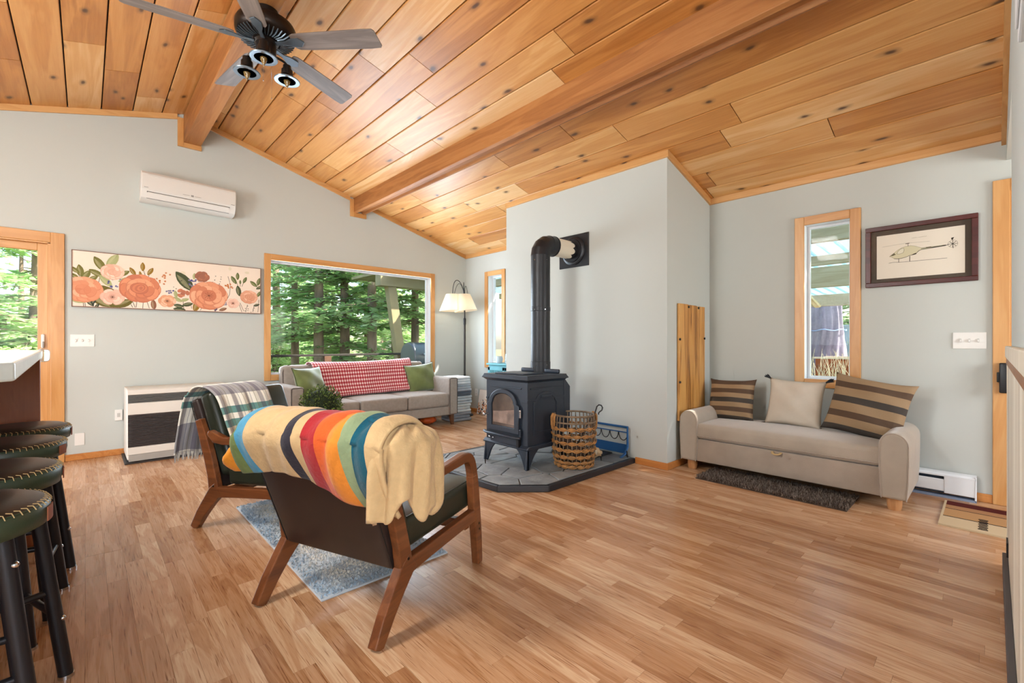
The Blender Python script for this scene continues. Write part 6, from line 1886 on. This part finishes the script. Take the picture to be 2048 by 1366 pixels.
LRAFT = wood('lit_brace_wood', [(0.2, '#c9a468'), (0.5, '#dfc08a'), (0.8, '#ecd7aa')], 'x', 26, .7)  # light falling on the braces is put into this brighter wood colour
for y_ in (-1.5, 2.75, 6.6):
    m_ = MB(); m_.prism([(10.6, zr(10.6) - .02), (10.75, zr(10.7)), (12.35, zr(12.4) - .26), (12.2, zr(12.4) - .30)], y_ - .05, y_ + .05, 'y'); m_.build('knee_brace', LRAFT, pg, bevel=.004)
for y_ in (-3.2, .6, 5.2):
    m_ = MB(); m_.box(12.33, 12.47, y_ - .07, y_ + .07, gz(12.4, y_) - .2, zr(12.4) - .26); m_.build('post', RAFT, pg, bevel=.006)
m_ = MB(); m_.box(4.95, 12.9, -5, 9.4, -.34, -.19)
tag(m_.build('patio_floor', pm('patio_concrete', '#cbc5b8', .85, var=.06, vscale=2)), kind='structure')
# big trunk
bt = thing('pine_tree', 'thick furrowed pine trunk between patio and fence', 'tree', (14.9, 3.15, gz(14.9, 3.1) - .2))
m_ = MB()
def trk(u, v):
    a = 2 * PI * u; z = 9 * v
    r_ = .36 + .28 * math.exp(-z * 1.6) - .015 * z + .025 * math.sin(13 * a + 2 * math.sin(z * 3)) + .012 * math.sin(29 * a + z * 5)
    return (r_ * math.cos(a), r_ * math.sin(a), z)
m_.grid(trk, 72, 60, wrapu=True); m_.build('trunk', pm('grey_pine_bark', '#8d8690', .95, var=.35, vscale=5, bump=.8, bscale=10, stretch=(1, 1, .3)), bt, smooth=True, angle=180)
m_ = MB(); m_.tube([(.45 * math.cos(2 * PI * i / 40), .45 * math.sin(2 * PI * i / 40), 1.35 + .02 * math.sin(i)) for i in range(40)], .012, 5, closed=True); m_.build('tie_strap', pm('pale_strap', '#8fb4dc', .6), bt)
# fence of single boards
fc = thing('garden_fence', 'pale blue grey board fence at the end of the garden', 'fence', (18.9, 0, 0))
FEN = pm('fence_paint', '#a9bcc4', .8, var=.12, vscale=2)
y = -3.0
while y < 9:
    m_ = MB(); m_.box(-.012, .012, y + .003, y + .142, .2, 1.72); m_.build('fence_board', FEN, fc); y += .145
for z_ in (.5, 1.35):
    m_ = MB(); m_.box(.012, .05, -3, 9, z_, z_ + .09); m_.build('rail', FEN, fc)
m_ = MB(); m_.box(-.05, .07, -3, 9, 1.72, 1.77); m_.build('cap', FEN, fc)
# planter boxes
TIM = wood('red_timber', [(0.2, '#8a4526'), (0.5, '#b0623a'), (0.8, '#c67a50')], 'y', 26, .75, randobj=True)
def planter(label, x0, x1, y0, y1, z0, z1, n):
    r = thing('timber_planter', label, 'planter', ((x0 + x1) / 2, (y0 + y1) / 2, z0), 0, 'timber planters in the garden')
    hx, hy = (x1 - x0) / 2, (y1 - y0) / 2; dh = (z1 - z0) / n
    for k in range(n):
        for q in ((-hx, -hx + .05, -hy, hy), (hx - .05, hx, -hy, hy), (-hx + .05, hx - .05, -hy, -hy + .05), (-hx + .05, hx - .05, hy - .05, hy)):
            m_ = MB(); m_.box(q[0], q[1], q[2], q[3], k * dh + .003, (k + 1) * dh - .003); m_.build('timber', TIM, r, bevel=.006)
    m_ = MB(); m_.box(-hx + .05, hx - .05, -hy + .05, hy - .05, 0, z1 - z0 - .06); m_.build('soil', pm('soil_brown', '#5a4632', .95, var=.3), r)
    m_ = MB()
    for q in ((-hx - .03, -hx + .09, -hy - .03, hy + .03), (hx - .09, hx + .03, -hy - .03, hy + .03)): m_.box(q[0], q[1], q[2], q[3], z1 - z0, z1 - z0 + .04)
    m_.build('cap_board', pm('pale_cap', '#d6c4ac', .7), r)
    return r
planter('red timber planter under the narrow daybed window', 12.9, 14.0, 1.1, 2.95, -.1, .77, 5)
planter('farther red timber planter left of the pine trunk', 13.2, 14.2, 3.9, 5.6, .0, .98, 5)
gs = thing('dry_grass_clump', 'dry straw coloured grass clump in front of the red planter', 'grass', (12.55, 2.3, -.1))
m_ = MB(); rg_ = random.Random(9)
for i in range(150):
    x, y = rg_.uniform(-.25, .25), rg_.uniform(-.7, .7); a = rg_.uniform(0, 6.28); l = rg_.uniform(.6, 1.15); b = rg_.uniform(.05, .35)
    m_.tube([(x, y, 0), (x + b * .3 * math.cos(a), y + b * .3 * math.sin(a), l * .6), (x + b * math.cos(a), y + b * math.sin(a), l)], [.006, .005, .002], 4)
o = m_.build('grass_blades', pm('straw', '#e2cfae', .8), gs); o['kind'] = 'stuff'
